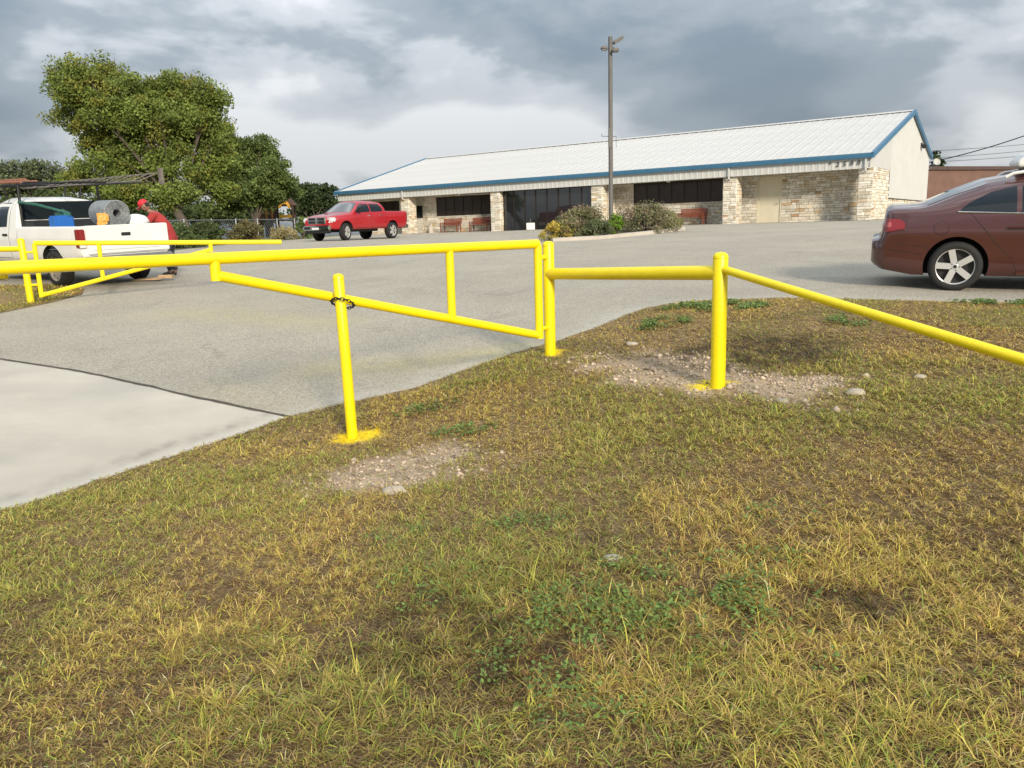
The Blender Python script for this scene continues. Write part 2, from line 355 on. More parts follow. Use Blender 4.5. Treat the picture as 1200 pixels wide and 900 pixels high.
# asphalt: bleached chip seal with aggregate speckle, stains and yellow overspray
def asphalt_material():
    m = mat('asphalt', (.372, .336, .270), .93, var=.10, vscale=.55, bump=.55, bscale=190); t = m.node_tree; b = t.nodes['Principled BSDF']
    src = b.inputs['Base Color'].links[0].from_socket; co = t.nodes.new('ShaderNodeTexCoord').outputs['Object']
    def nz(s, d=3, ro=.6):
        n = t.nodes.new('ShaderNodeTexNoise'); n.inputs['Scale'].default_value = s; n.inputs['Detail'].default_value = d; n.inputs['Roughness'].default_value = ro; t.links.new(co, n.inputs['Vector']); return n.outputs['Fac']
    def mr(v, a, b_, c, d):
        n = t.nodes.new('ShaderNodeMapRange'); t.links.new(v, n.inputs[0])
        for i, q in enumerate((a, b_, c, d)): n.inputs[i + 1].default_value = q
        return n.outputs[0]
    def sc(c, f):
        n = t.nodes.new('ShaderNodeVectorMath'); n.operation = 'SCALE'; t.links.new(c, n.inputs[0]); t.links.new(f, n.inputs['Scale']); return n.outputs[0]
    def mx(c, f, to):
        n = t.nodes.new('ShaderNodeMix'); n.data_type = 'RGBA'; t.links.new(f, n.inputs[0]); t.links.new(c, n.inputs[6]); n.inputs[7].default_value = (*to, 1); return n.outputs[2]
    def mul(a, b_):
        n = t.nodes.new('ShaderNodeMath'); n.operation = 'MULTIPLY'; t.links.new(a, n.inputs[0]); t.links.new(b_, n.inputs[1]); return n.outputs[0]
    vo = t.nodes.new('ShaderNodeTexVoronoi'); vo.inputs['Scale'].default_value = 80; t.links.new(co, vo.inputs['Vector'])
    bw = t.nodes.new('ShaderNodeRGBToBW'); t.links.new(vo.outputs['Color'], bw.inputs[0])
    c = sc(src, mr(bw.outputs[0], .1, .9, .64, 1.34)); c = sc(c, mr(nz(140, 2), .3, .7, .82, 1.18))
    c = mx(c, mr(nz(.9, 4, .7), .60, .74, 0, .42), (.19, .175, .15))      # oil and tyre stains
    c = mx(c, mr(nz(2.6, 4, .75), .64, .74, 0, .5), (.44, .41, .35))        # worn light spots
    vc = t.nodes.new('ShaderNodeTexVoronoi'); vc.feature = 'DISTANCE_TO_EDGE'; vc.inputs['Scale'].default_value = .22; wn = t.nodes.new('ShaderNodeTexNoise'); wn.inputs['Scale'].default_value = 1.3; wn.inputs['Detail'].default_value = 4; t.links.new(co, wn.inputs['Vector'])
    ad = t.nodes.new('ShaderNodeVectorMath'); ad.operation = 'MULTIPLY_ADD'; t.links.new(wn.outputs['Color'], ad.inputs[0]); ad.inputs[1].default_value = (1.1, 1.1, 0); t.links.new(co, ad.inputs[2]); t.links.new(ad.outputs[0], vc.inputs['Vector'])
    c = mx(c, mul(mr(vc.outputs['Distance'], .0015, .0045, 1, 0), mr(nz(.35, 2), .50, .60, 0, .32)), (.11, .098, .082))       # hairline cracks
    at_ = t.nodes.new('ShaderNodeAttribute'); at_.attribute_name = 'Col'; sp = t.nodes.new('ShaderNodeSeparateColor'); t.links.new(at_.outputs['Color'], sp.inputs[0])
    c = mx(c, mul(sp.outputs[0], mr(nz(5, 4, .7), .38, .60, .25, 1)), (.50, .47, .41))         # crumbling pale edge
    c = mx(c, mul(sp.outputs[1], mr(nz(3.5, 4, .7), .35, .7, .3, 1)), (.50, .42, .07))        # yellow paint overspray
    t.links.new(c, b.inputs['Base Color']); return m
GATE_A, GATE_B = (.28, 7.95), (-3.35, 5.12)
def lot_col(x, y):
    e = np.clip(1 - dist_line(x, y, EDGE_LOT[2:]) / .42, 0, 1)
    d = dist_line(x, y, [(.1, 8.75), (-1.2, 8.75), (-2.2, 8.9)]); d2 = dist_line(x, y, [(-2.6, 11.6), (-4.2, 12.6), (-6.5, 13.6)]); d3 = dist_line(x, y, [(-2.3, 7.6), (-3.2, 8.4)])
    yl = np.clip(1 - d / .55, 0, 1) * .42 + np.clip(1 - d2 / .8, 0, 1) * .30 + np.clip(1 - d3 / .5, 0, 1) * .10
    return np.c_[e * .9, yl, 0 * x]
M_asph = asphalt_material()
def con_col(x, y):
    return np.c_[np.clip(1 - np.abs(dist_line(x, y, EDGE_CON) - .27) / .11, 0, 1), np.clip(1 - dist_line(x, y, EDGE_CON) / .9, 0, 1), np.clip(1.5 - dist_line(x, y, EDGE_CON) / .13, 0, 1)]
def concrete_material():
    m = mat('driveway_concrete', (.470, .432, .365), .88, var=.12, vscale=.9, bump=.25, bscale=160, dirt=((.36, .325, .27), 1.4, .56, .4)); t = m.node_tree; b = t.nodes['Principled BSDF']
    src = b.inputs['Base Color'].links[0].from_socket
    a = t.nodes.new('ShaderNodeAttribute'); a.attribute_name = 'Col'; sp = t.nodes.new('ShaderNodeSeparateColor'); t.links.new(a.outputs['Color'], sp.inputs[0])
    n = t.nodes.new('ShaderNodeTexNoise'); n.inputs['Scale'].default_value = 4; n.inputs['Detail'].default_value = 7; n.inputs['Roughness'].default_value = .7
    co = t.nodes.new('ShaderNodeTexCoord'); mp = t.nodes.new('ShaderNodeMapping'); mp.inputs['Rotation'].default_value = (0, 0, R(30)); mp.inputs['Scale'].default_value = (1, .35, 1); t.links.new(co.outputs['Object'], mp.inputs[0]); t.links.new(mp.outputs[0], n.inputs['Vector'])
    r = t.nodes.new('ShaderNodeMapRange'); r.inputs[1].default_value = .30; r.inputs[2].default_value = .66; t.links.new(n.outputs['Fac'], r.inputs[0])
    def mx(c, f, to, k):
        q = t.nodes.new('ShaderNodeMath'); q.operation = 'MULTIPLY'; t.links.new(f, q.inputs[0]); t.links.new(r.outputs[0], q.inputs[1])
        q2 = t.nodes.new('ShaderNodeMath'); q2.operation = 'MULTIPLY'; t.links.new(q.outputs[0], q2.inputs[0]); q2.inputs[1].default_value = k
        z = t.nodes.new('ShaderNodeMix'); z.data_type = 'RGBA'; t.links.new(q2.outputs[0], z.inputs[0]); t.links.new(c, z.inputs[6]); z.inputs[7].default_value = (*to, 1); return z.outputs[2]
    c = mx(src, sp.outputs[1], (.33, .30, .25), .45); c = mx(c, sp.outputs[2], (.58, .55, .49), .8); c = mx(c, sp.outputs[0], (.20, .175, .145), .75)
    t.links.new(c, b.inputs['Base Color']); return m
M_drive = concrete_material()

# the ground sheet runs under everything out to the horizon
def ground_sheet():
    xs = np.r_[-1500, -700, -300, -150, -90, np.arange(-60, 71, 2.5), 90, 150, 300, 700, 1500]; ys = np.r_[-1500, -500, -150, -50, np.arange(-12, 96, 2.5), 130, 200, 400, 800, 1600]
    X, Yy = np.meshgrid(xs, ys); Z = gz(X, Yy) - .10
    far = np.clip((np.hypot(X, Yy - 40) - 80) / 300, 0, 1); Z = Z * (1 - far) + far * 1.3
    nx, ny = len(xs), len(ys); me = bpy.data.meshes.new('ground')
    me.from_pydata(list(zip(X.ravel().tolist(), Yy.ravel().tolist(), Z.ravel().tolist())), [], [(j * nx + i, j * nx + i + 1, (j + 1) * nx + i + 1, (j + 1) * nx + i) for j in range(ny - 1) for i in range(nx - 1)])
    me.materials.append(M_field); me.shade_smooth(); return tag(mesh_object('ground', me), kind='structure')
ground_sheet()
sheet('parking_lot', LOT, lambda x, y: gz(x, y), M_asph, .25, .025, lot_col)
sheet('driveway', DRIVE, lambda x, y: gz(x, y) + .004, M_drive, .11, .006, con_col)
sheet('lawn', LAWN, lawn_z, M_soil, .09, .02, soil_col)
sheet('roadside_verge', LEFTLAWN, lambda x, y: gz(x, y) + .005 + np.clip(dist_line(x, y, EDGE_LEFT[:8]) / .6, 0, 1) * (.03 + (fbm(x, y, .6, 3) - .5) * .04), M_soil, .25, .05, soil_col)
sheet('fence_verge', [(-13, 18.5), (-13, 36), (-12, 47), (-11, 60), (-30, 60), (-30, 18.5)], lambda x, y: gz(x, y) + .01, M_field, .5, .05)
# dark open joint between driveway and asphalt
def joint():
    m = MB(); p = []
    for (x0, y0), (x1, y1) in zip(JOINT[:-1], JOINT[1:]):
        n = max(2, int(math.hypot(x1 - x0, y1 - y0) / .06)); p += [(x0 + (x1 - x0) * k / n, y0 + (y1 - y0) * k / n) for k in range(n)]
    p = np.array(p); t = np.gradient(p, axis=0); t /= np.linalg.norm(t, axis=1)[:, None]; nn = np.c_[-t[:, 1], t[:, 0]]
    wv = .011 + .022 * fbm(p[:, 0], p[:, 1], .25, 3); of = (fbm(p[:, 0] + 9, p[:, 1], .35, 3) - .5) * .05
    a = p + nn * (of + wv)[:, None]; b = p + nn * (of - wv)[:, None]; za = gz(a[:, 0], a[:, 1]) + .009; zb = gz(b[:, 0], b[:, 1]) + .009
    vs_ = [(a[i, 0], a[i, 1], za[i]) for i in range(len(p))] + [(b[i, 0], b[i, 1], zb[i]) for i in range(len(p))]; n = len(p)
    m.add(vs_, [(i, i + 1, n + i + 1, n + i) for i in range(n - 1)])
    o = m.build('joint_filler', mat('joint_tar', (.075, .066, .05), .95, var=.4, vscale=20, bump=.8, bscale=70)); tag(o, kind='structure')
joint()
# ------------------------------------------------------------------ main building
BX, BY, BA = -11.976, 56.82, R(-35.4248); BL = 34.81; BZ = 1.60
bld = empty('office_building', (BX, BY, BZ), BA)
tag(bld, 'long limestone and white metal office building with blue trim and pale metal roof', 'building')
STONES = [((.66, .61, .50), 6), ((.69, .65, .56), 6), ((.62, .55, .43), 4), ((.56, .46, .33), 1.6), ((.47, .31, .18), .3), ((.54, .40, .23), .4), ((.52, .48, .40), 1.0), ((.72, .68, .60), 3)]
SRG = random.Random(3)
def stone_colour():
    c = SRG.choices([s[0] for s in STONES], [s[1] for s in STONES])[0]; k = SRG.uniform(.85, 1.12)
    return tuple(min(.8, v * k) for v in c)
def ashlar(m, a0, a1, z0, z1, place, hs=(.085, .20), ws=(.14, .46), gap=.013, prot=(.006, .035)):
    """random-coursed stones on a rectangle; place(a, z, out) gives the point"""
    z = z0
    while z < z1 - .02:
        h = min(SRG.uniform(*hs), z1 - z)
        if z1 - z - h < .07: h = z1 - z
        a = a0
        while a < a1 - .02:
            w_ = min(SRG.uniform(*ws) * (1.0 if h > .14 else 1.15), a1 - a)
            if a1 - a - w_ < .09: w_ = a1 - a
            rows = [(z, z + h)] if h < .17 or SRG.random() < .55 or w_ > .4 else [(z, z + h * .5), (z + h * .5, z + h)]
            for (b0, b1) in rows:
                o = SRG.uniform(*prot); j = lambda: SRG.uniform(-.004, .004); c = stone_colour(); g = gap / 2
                p = [(a + g + j(), b0 + g + j()), (a + w_ - g + j(), b0 + g + j()), (a + w_ - g + j(), b1 - g + j()), (a + g + j(), b1 - g + j())]
                e = .012
                q = [(p[0][0] + e, p[0][1] + e), (p[1][0] - e, p[1][1] + e), (p[2][0] - e, p[2][1] - e), (p[3][0] + e, p[3][1] - e)]
                v = [place(x, zz, -.03) for x, zz in p] + [place(x, zz, o * .6) for x, zz in p] + [place(x, zz, o) for x, zz in q]
                m.add(v, [(8, 9, 10, 11)] + [(4 + k, 4 + (k + 1) % 4, 8 + (k + 1) % 4, 8 + k) for k in range(4)] + [(k, (k + 1) % 4, 4 + (k + 1) % 4, 4 + k) for k in range(4)], 0, c)
            a += w_
        z += h
front = lambda y: (lambda a, z, o: (a, y - o, z))
side = lambda x: (lambda a, z, o: (x + o, a, z))
sidel = lambda x: (lambda a, z, o: (x - o, a, z))
WY = 1.75                      # recessed wall plane
SY = .62                       # storefront plane
SOF = 2.36
GX = BL - .14                  # gable wall plane
RIDGE_Y, RIDGE_Z, REAR_Y = 9.95, 5.74, 17.0
SL = (RIDGE_Z - 2.92) / RIDGE_Y
def roof_z(y): return 2.92 + SL * y if y < RIDGE_Y else RIDGE_Z - SL * (y - RIDGE_Y)
# solid core of the walls
m = MB()
m.box((.4, WY + .03, -.25), (5.0, WY + .3, SOF + .3)); m.box((5.0, WY + .03, -.25), (13.45, WY + .3, SOF + .3)); m.box((21.0, WY + .03, -.25), (GX - .03, WY + .3, SOF + .3))
m.box((13.45, SY + .2, -.25), (13.75, WY + .3, SOF + .3)); m.box((20.75, SY + .2, -.25), (21.0, WY + .3, SOF + .3))
m.box((GX - .28, WY + .3, -.25), (GX - .03, REAR_Y - .3, 1.06)); m.box((.4, WY + .3, -.25), (.65, REAR_Y - .3, 2.9)); m.box((.65, REAR_Y - .55, -.25), (GX - .28, REAR_Y - .3, 3.6))
m.build('wall_core', M_mortar, bld)
# stone cladding, bay by bay, leaving the openings free
W2 = (22.15, 27.35, 1.20, SOF); W4 = (7.75, 12.2, 1.05, 2.26); DR = (29.08, 30.32, 0.0, 2.28); NW = (5.85, 6.5, .98, 1.80); W5 = (1.6, 4.4, 1.05, 2.2)
def wall_with_holes(m, x0, x1, z0, z1, holes, pl):
    holes = sorted(holes); x = x0
    for (a, b, c, d) in holes:
        ashlar(m, x, a, z0, z1, pl)
        if c > z0 + .05: ashlar(m, a, b, z0, c, pl)
        if d < z1 - .05: ashlar(m, a, b, d, z1, pl)
        x = b
    ashlar(m, x, x1, z0, z1, pl)
def stone_part(fn):
    m = MB(); fn(m); o = m.build('stone_cladding', M_stone, bld, color=True, fixn=False); o['kind'] = 'stuff'; return o
stone_part(lambda m: wall_with_holes(m, 21.0, 27.9, -.1, SOF, [W2], front(WY)))
stone_part(lambda m: wall_with_holes(m, 27.9, GX, -.1, SOF, [DR], front(WY)))
stone_part(lambda m: wall_with_holes(m, .4, 13.45, -.15, SOF, [W5, NW, W4], front(WY)))
stone_part(lambda m: (ashlar(m, SY + .2, WY, -.1, SOF, side(21.0)), ashlar(m, WY, 4.7, -.1, SOF + .05, side(GX)), ashlar(m, 4.7, REAR_Y - .3, -.1, 1.06, side(GX))))
stone_part(lambda m: wall_with_holes(m, 21.0, 21.25, -.1, SOF, [], front(SY + .19)))
# stone pillars
for px in (5.9, 13.27, 20.26, 27.83, 34.2):
    m = MB(); w_ = .70 if px < 34 else .62; y0, y1 = .30, 1.0
    ashlar(m, px, px + w_, -.12, SOF + .0, front(y0)); ashlar(m, y0, y1, -.12, SOF, side(px + w_)); ashlar(m, y0, y1, -.12, SOF, sidel(px))
    p = m.build('pillar', M_stone, bld, color=True, fixn=False)
    k = MB(); k.box((px + .02, y0 + .02, -.25), (px + w_ - .02, y1, SOF - .004)); k.build('pillar_core', M_mortar, p)
# fascia: ribbed white metal in front of the porch, soffit behind it
PANW = .30
m = MB(); x = .12; prof = []
while x < BL - .12:
    prof += [(x, .16), (x + .20, .16), (x + .215, .148), (x + .285, .148), (x + .30, .16)]; x += PANW
prof = [p for p in prof if p[0] <= BL - .1]
n = len(prof); m.add([(a, b, SOF - .04) for a, b in prof] + [(a, b, 2.78) for a, b in prof], [(i, i + 1, n + i + 1, n + i) for i in range(n - 1)])
m.build('fascia', M_white, bld, fixn=True)
m = MB(); m.box((.12, .165, SOF - .05), (BL - .12, .24, SOF - .002)); m.build('fascia_bottom_trim', M_white, bld)
m = MB(); m.box((.15, .245, SOF), (BL - .40, WY + .2, SOF + .06)); m.build('soffit', mat('soffit_panel', (.50, .46, .40), .8, var=.1, vscale=2), bld)
m = MB(); 
for k in range(6): m.box((GX - .02 + .002 * k, .19 + k * .26, SOF - .04), (GX + .045 + .004 * (k % 2), .19 + k * .26 + .255, roof_z(.19 + k * .26) - .06))
m.build('fascia_return', M_white, bld)
# gutter and rake trim in blue
m = MB(); g_ = [(-.02, 2.76), (.13, 2.76), (.13, 2.97), (-.05, 2.97), (-.05, 2.90)]
m.prism(g_, -.02, BL + .02, 'yz'); m.build('gutter', M_blue, bld)
m = MB(); m.prism([(-.04, 2.972), (.14, 2.972), (.14, 2.985), (-.04, 2.985)], 0, BL, 'yz'); m.build('drip_edge', M_roof, bld)
def rake(xa, xb, name):
    m = MB()
    for (y0, y1) in ((-.05, RIDGE_Y), (RIDGE_Y, REAR_Y)):
        z0, z1 = roof_z(y0), roof_z(y1)
        m.prism([(y0, z0 - .17), (y1, z1 - .17), (y1, z1 + .07), (y0, z0 + .07)], xa, xb, 'yz')
    return m.build(name, M_blue, bld)
rake(BL - .06, BL + .06, 'rake_trim'); rake(-.06, .06, 'rake_trim')
# roof panels: standing rib each .61 m, each panel its own piece sharing two meshes
def panel_mesh(y0, y1, name):
    m = MB(); wd = .606; z0, z1 = roof_z(y0), roof_z(y1); pf = [(0, 0), (.05, .0), (.075, .017), (.12, .017), (.145, 0), (.34, 0), (.355, .010), (.375, .010), (.39, 0), (wd, 0)]
    n = len(pf); m.add([(a, y0, z0 + b) for a, b in pf] + [(a, y1, z1 + b) for a, b in pf] + [(a, y0, z0 + b - .03) for a, b in pf], [(i, i + 1, n + i + 1, n + i) for i in range(n - 1)] + [(2 * n + i, 2 * n + i + 1, i + 1, i) for i in range(n - 1)])
    return m.mesh(name, M_roof, None, fixn=False)
pm_f, pm_r = panel_mesh(-.02, RIDGE_Y - .05, 'roof_panel'), panel_mesh(REAR_Y, RIDGE_Y + .05, 'roof_panel_rear')
for k in range(57):
    o = mesh_object('roof_panel', pm_f, bld); o.location.x = .07 + k * .6085
for k in range(57):
    o = mesh_object('rear_roof_panel', pm_r, bld); o.location.x = .07 + k * .6085
m = MB(); m.prism([(RIDGE_Y - .28, roof_z(RIDGE_Y - .28) + .05), (RIDGE_Y, RIDGE_Z + .07), (RIDGE_Y + .28, roof_z(RIDGE_Y + .28) + .05), (RIDGE_Y, RIDGE_Z + .055)], .06, BL - .06, 'yz'); m.build('ridge_cap', M_roof, bld)
# gable wall in white metal with shallow ribs
m = MB(); y = 4.7; pr = []
while y < REAR_Y - .32:
    pr += [(y, 0), (y + .26, 0), (y + .27, .012), (y + .30, .012)]; y += .31
pr.append((REAR_Y - .3, 0)); n = len(pr)
yy = sorted(set([p[0] for p in pr] + [RIDGE_Y])); off = lambda q: np.interp(q, [p[0] for p in pr], [p[1] for p in pr])
nb = len(yy); m.add([(GX + .03 + off(q), q, 1.07) for q in yy] + [(GX + .03 + off(q), q, roof_z(q) - .08) for q in yy], [(i, i + 1, nb + i + 1, nb + i) for i in range(nb - 1)])
m.add([(GX + .03, q, SOF + .05) for q in (.2, 4.7)] + [(GX + .03, q, roof_z(q) - .08) for q in (4.7, .2)], [(0, 1, 2, 3)])
m.build('gable_wall', M_white, bld, fixn=False)
m = MB(); m.box((GX - .02, 4.7, 1.04), (GX + .075, REAR_Y - .3, 1.075)); m.build('ledge', M_bronze, bld)
for xx, r_ in ((.3, 0),):
    m = MB(); m.add([(xx, q, 2.3) for q in (.2, RIDGE_Y, REAR_Y - .3)] + [(xx, q, roof_z(q) - .1) for q in (.2, RIDGE_Y, REAR_Y - .3)], [(0, 1, 4, 3), (1, 2, 5, 4)]); m.build('gable_wall', M_white, bld, fixn=False)
# windows
def strip_window(x0, x1, z0, z1, y, n, glass, name='window'):
    f = MB(); f.box((x0, y - .03, z0), (x1, y + .12, z0 + .06)); f.box((x0, y - .03, z1 - .06), (x1, y + .12, z1)); o = None
    for k in range(n + 1):
        c = x0 + .03 + (x1 - x0 - .06) * k / n; f.box((c - .03, y - .027, z0 + .06), (c + .03, y + .11, z1 - .06))
    o = f.build(name, M_bronze, bld); pw = (x1 - x0 - .06) / n
    p = MB(); p.box((.032, y + .002, z0 + .062), (pw - .032, y + .014, z1 - .062)); me = p.mesh('pane', glass)
    for k in range(n):
        q = mesh_object('pane', me, o); q.location.x = x0 + .03 + pw * k
    return o
strip_window(W2[0], W2[1], W2[2], W2[3], WY, 7, M_blind); strip_window(W4[0], W4[1], W4[2], W4[3], WY, 6, M_blind)
strip_window(W5[0], W5[1], W5[2], W5[3], WY, 4, M_blind); strip_window(NW[0], NW[1], NW[2], NW[3], WY, 1, M_glass)
o = strip_window(13.97, 20.26, -.08, SOF, SY, 8, M_glass_store, 'storefront'); o['label'] = 'full height dark glass storefront'
# door
m = MB(); m.box((DR[0], WY - .02, -.08), (DR[0] + .07, WY + .1, DR[3])); m.box((DR[1] - .07, WY - .02, -.08), (DR[1], WY + .1, DR[3])); m.box((DR[0] + .07, WY - .02, DR[3] - .07), (DR[1] - .07, WY + .1, DR[3])); d = m.build('door_frame', M_door, bld)
m = MB(); m.box((DR[0] + .075, WY + .02, -.07), (DR[1] - .075, WY + .06, DR[3] - .075)); d = m.build('door', M_door, bld)
m = MB(); m.tube([(DR[1] - .18, WY + .02, .95), (DR[1] - .18, WY - .05, .95), (DR[1] - .28, WY - .05, .95)], .012, 6); m.build('handle', M_steel, d)
# downspouts at the pillars
for px in (6.25, 28.18, 34.52):
    m = MB(); m.bevbox((px - .05, .05, SOF - .02), (px + .05, .13, 2.78), .01); m.tube([(px, .09, SOF - .02), (px, .09, SOF - .12), (px, .24, SOF - .2)], .045, 8); m.build('downspout', M_white, bld)
# digits on the fascia
def text_mesh(body, size, ext=.008):
    c = bpy.data.curves.new('lettering', 'FONT'); c.body = body; c.size = size; c.extrude = ext; c.shear = .18; c.resolution_u = 3; c.align_x = 'CENTER'
    o = bpy.data.objects.new('lettering', c); col.objects.link(o); dg = bpy.context.evaluated_depsgraph_get(); me = bpy.data.meshes.new_from_object(o.evaluated_get(dg)); bpy.data.objects.remove(o); me.materials.append(M_text); return me
for ch, x_, z_, s_ in (('4', 32.95, 2.56, .20), ('2', 33.29, 2.46, .29), ('5', 33.59, 2.465, .29), ('0', 33.90, 2.475, .29), ('0', 34.20, 2.48, .29)):
    o = mesh_object('digit', text_mesh(ch, s_), bld); o.location = (x_, .118, z_); o.rotation_euler = (R(90), 0, 0)
# flood light on the gable, dish behind
m = MB(); m.box((GX + .04, 13.3, 4.15), (GX + .10, 13.5, 4.32)); m.bevbox((GX + .10, 13.2, 4.0), (GX + .32, 13.6, 4.22), .03); m.build('flood_light', M_black, bld, 30)
# porch slab
m = MB(); m.bevbox((.1, .05, -.42), (BL - .05, WY + .1, -.02), .02); m.build('porch_slab', M_conc, bld)
# small soffit lamps
for x_ in (10.4, 24.6):
    m = MB(); m.lathe([(0.001, SOF - .10), (.09, SOF - .09), (.11, SOF - .03), (.11, SOF)], 12, mat=Matrix.Translation((x_, .9, 0))); m.build('soffit_lamp', M_plain, bld, 40)

# ------------------------------------------------------------------ benches
def loc_w(x, y, z=0): return Matrix.Translation((BX, BY, BZ)) @ Matrix.Rotation(BA, 4, 'Z') @ Vector((x, y, z))
def bench(x, y, label, w_=1.5):
    o = empty('bench', loc_w(x, y, -.02), BA); tag(o, label, 'bench', 'benches on the porch')
    def slat(name, lo, hi, rx=0):
        m = MB(); m.bevbox(lo, hi, .006); q = m.build(name, M_redwood, o); return q
    for k in range(5): slat('seat_slat', (-w_ / 2, -.44 + k * .085, .40), (w_ / 2, -.44 + k * .085 + .072, .43))
    for k in range(5): slat('back_slat', (-w_ / 2, .0 + k * .014, .47 + k * .085), (w_ / 2, .028 + k * .014, .47 + k * .085 + .072))
    for s in (-1, 1):
        m = MB(); xx = s * (w_ / 2 - .08)
        m.bevbox((xx - .03, -.42, 0), (xx + .03, -.36, .40), .006); m.bevbox((xx - .03, -.02, 0), (xx + .03, .04, .46), .006); m.build('leg', M_redwood, o)
        m = MB(); m.bevbox((xx - .035, -.46, .60), (xx + .035, .03, .635), .006); m.bevbox((xx - .025, -.42, .43), (xx + .025, -.37, .60), .005); m.build('armrest', M_redwood, o)
    return o
bench(9.35, 1.35, 'red slatted bench nearer the red pickup, below the six-pane window')
bench(11.75, 1.35, 'red slatted bench below the six-pane window, right beside the stone pillar')
bench(25.85, 1.35, 'red slatted bench standing free of the shrubs below the seven-pane window')
bench(23.6, 1.35, 'red slatted bench mostly hidden behind the grey-green shrubs')
# small items on the porch
m = MB(); p = loc_w(7.55, 1.3, -.02); m.lathe([(.001, 0), (.16, 0), (.19, .42), (.15, .44), (.001, .45)], 14, mat=Matrix.Translation(p)); m.tube([p + Vector((0, 0, .45)), p + Vector((0, 0, .78))], .03, 8); m.tube([p + Vector((-.14, 0, .78)), p + Vector((.16, 0, .82))], .035, 8)
o = m.build('ash_urn', M_conc, None, 40); tag(o, 'small grey ash urn on the porch beside the left bench', 'urn')
# ------------------------------------------------------------------ yellow gates and rails
PIPE = .0445
def gate_leaf(name, label, A, B, top0, top1, zlow, frac_stub, stub_drop, frac_mid, ext=None):
    """swing gate leaf in the vertical plane A->B (plan points): long top rail, hinge upright, rising brace, one upright, short drop"""
    root = empty(name, (A[0], A[1], float(gz(A[0], A[1])))); tag(root, label, 'gate')
    o3 = Vector(root.location); P = lambda t, z: Vector((A[0] + (B[0] - A[0]) * t, A[1] + (B[1] - A[1]) * t, z)) - o3
    tz = lambda t: top0 + (top1 - top0) * t
    q = lambda t0, z0, t1, z1, r, nm, dome=0: MB().tube([P(t0, z0), P(t0 + (t1 - t0) * .5, (z0 + z1) / 2), P(t1, z1)], r, 16, dome=dome).build(nm, Y, root, 40)
    q(0, top0, 1, top1, PIPE, 'top_rail'); q(0, zlow - .035, 0, top0 - .01, PIPE * .92, 'hinge_upright')
    zs_ = tz(frac_stub) - stub_drop
    q(.004, zlow, frac_stub, zs_, PIPE * .90, 'brace'); q(frac_stub, zs_ - .04, frac_stub, tz(frac_stub), PIPE * .9, 'drop_stub')
    zm = zlow + (zs_ - zlow) * frac_mid / frac_stub; q(frac_mid, zm, frac_mid, tz(frac_mid), PIPE * .86, 'upright')
    return root
def post(name, label, base, top, r, dome=.55, group='yellow steel gate posts'):
    base = Vector(base); top = Vector(top); root = base; m = MB(); d = top - base
    m.tube([Vector((0, 0, -.15)), d * .5, d], r, 20, dome=dome)
    for k in (.985,): m.tube([d * k, d * k + d.normalized() * .006], r * 1.06, 20)
    o = m.build(name, Y, None, 40); o.location = base; tag(o, label, 'post', group); return o
# near gate
g1 = gate_leaf('swing_gate', 'near yellow pipe gate leaf chained to the thin post', (.29, 7.93), (-3.42, 5.02), 1.462, 1.452, .56, .668, .125, .222)
_l = at(4, 324, 5.18) - Vector(g1.location); MB().bevbox((_l.x - .12, _l.y - .012, _l.z - .018), (_l.x + .03, _l.y + .012, _l.z + .03), .008).build('latch_plate', Y, g1)
def plumb_post(px, py, d, top_row, r, label, lean=(0, 0)):
    b = at(px, py, d); z0 = float(gz(b.x, b.y)); t = Vector((b.x + lean[0], b.y + lean[1], row_z(b.x, b.y, top_row))); post('gate_post', label, (b.x, b.y, z0 - .01), t, r); return b
b = plumb_post(645, 421, 8.16, 286, .057, 'thick yellow post the near gate hangs on')
b2 = plumb_post(841, 458, 6.2, 300, .057, 'thick yellow post between the level rail and the sloping rail')
b3 = plumb_post(414, 519, 6.62, 324, .0445, 'thin yellow post in the grass with chain round it', (-.035, .02))
for k, z_ in enumerate((.62, 1.33)):   # hinges
    h = MB(); p0 = Vector((.40, 8.03, z_)); h.tube([p0, Vector((.29, 7.93, z_))], .022, 8); h.build('hinge', Y, g1, 40).location = -Vector(g1.location)
# level rail and sloping rail
m = MB(); p0, p1 = Vector((b.x, b.y, row_z(b.x, b.y, 321))), Vector((b2.x, b2.y, row_z(b2.x, b2.y, 319.5))); m.tube([p0, (p0 + p1) / 2, p1], .056, 20); o = m.build('fixed_rail', Y, None, 40); tag(o, 'thick level yellow rail welded between the two thick posts', 'rail')
m = MB(); p0, p1 = Vector((b2.x, b2.y, row_z(b2.x, b2.y, 314.5))), at(1200, 422, 4.0); p2 = p0 + (p1 - p0) * 1.9; m.tube([p0, (p0 + p2) / 2, p2], .0305, 16); o = m.build('sloping_rail', Y, None, 40); tag(o, 'thin yellow rail sloping down to the right towards the grass', 'rail')
# chain round thin post and brace
def chain(ctr, n=20):
    root = empty('chain', ctr, 0, R(-24), R(8)); tag(root, 'dark chain looped round the thin yellow post and the gate brace', 'chain')
    pts = [Vector((.090 * math.cos(2 * math.pi * k / n), .115 * math.sin(2 * math.pi * k / n), 0)) for k in range(n)]
    for k in range(n):
        p, q = pts[k], pts[(k + 1) % n]; t = (q - p); c = (p + q) / 2; L = t.length * .66; up = Vector((0, 0, 1)) if k % 2 else t.cross(Vector((0, 0, 1))).normalized(); t.normalize()
        ring = [c + t * L * math.cos(a) + up * .012 * math.sin(a) for a in [2 * math.pi * j / 10 for j in range(11)]]
        MB().tube(ring, .0040, 6, cap=False).build('chain_link', M_iron, root, 60)
chain(Vector((b3.x - .02, b3.y + .05, row_z(b3.x, b3.y, 356))))
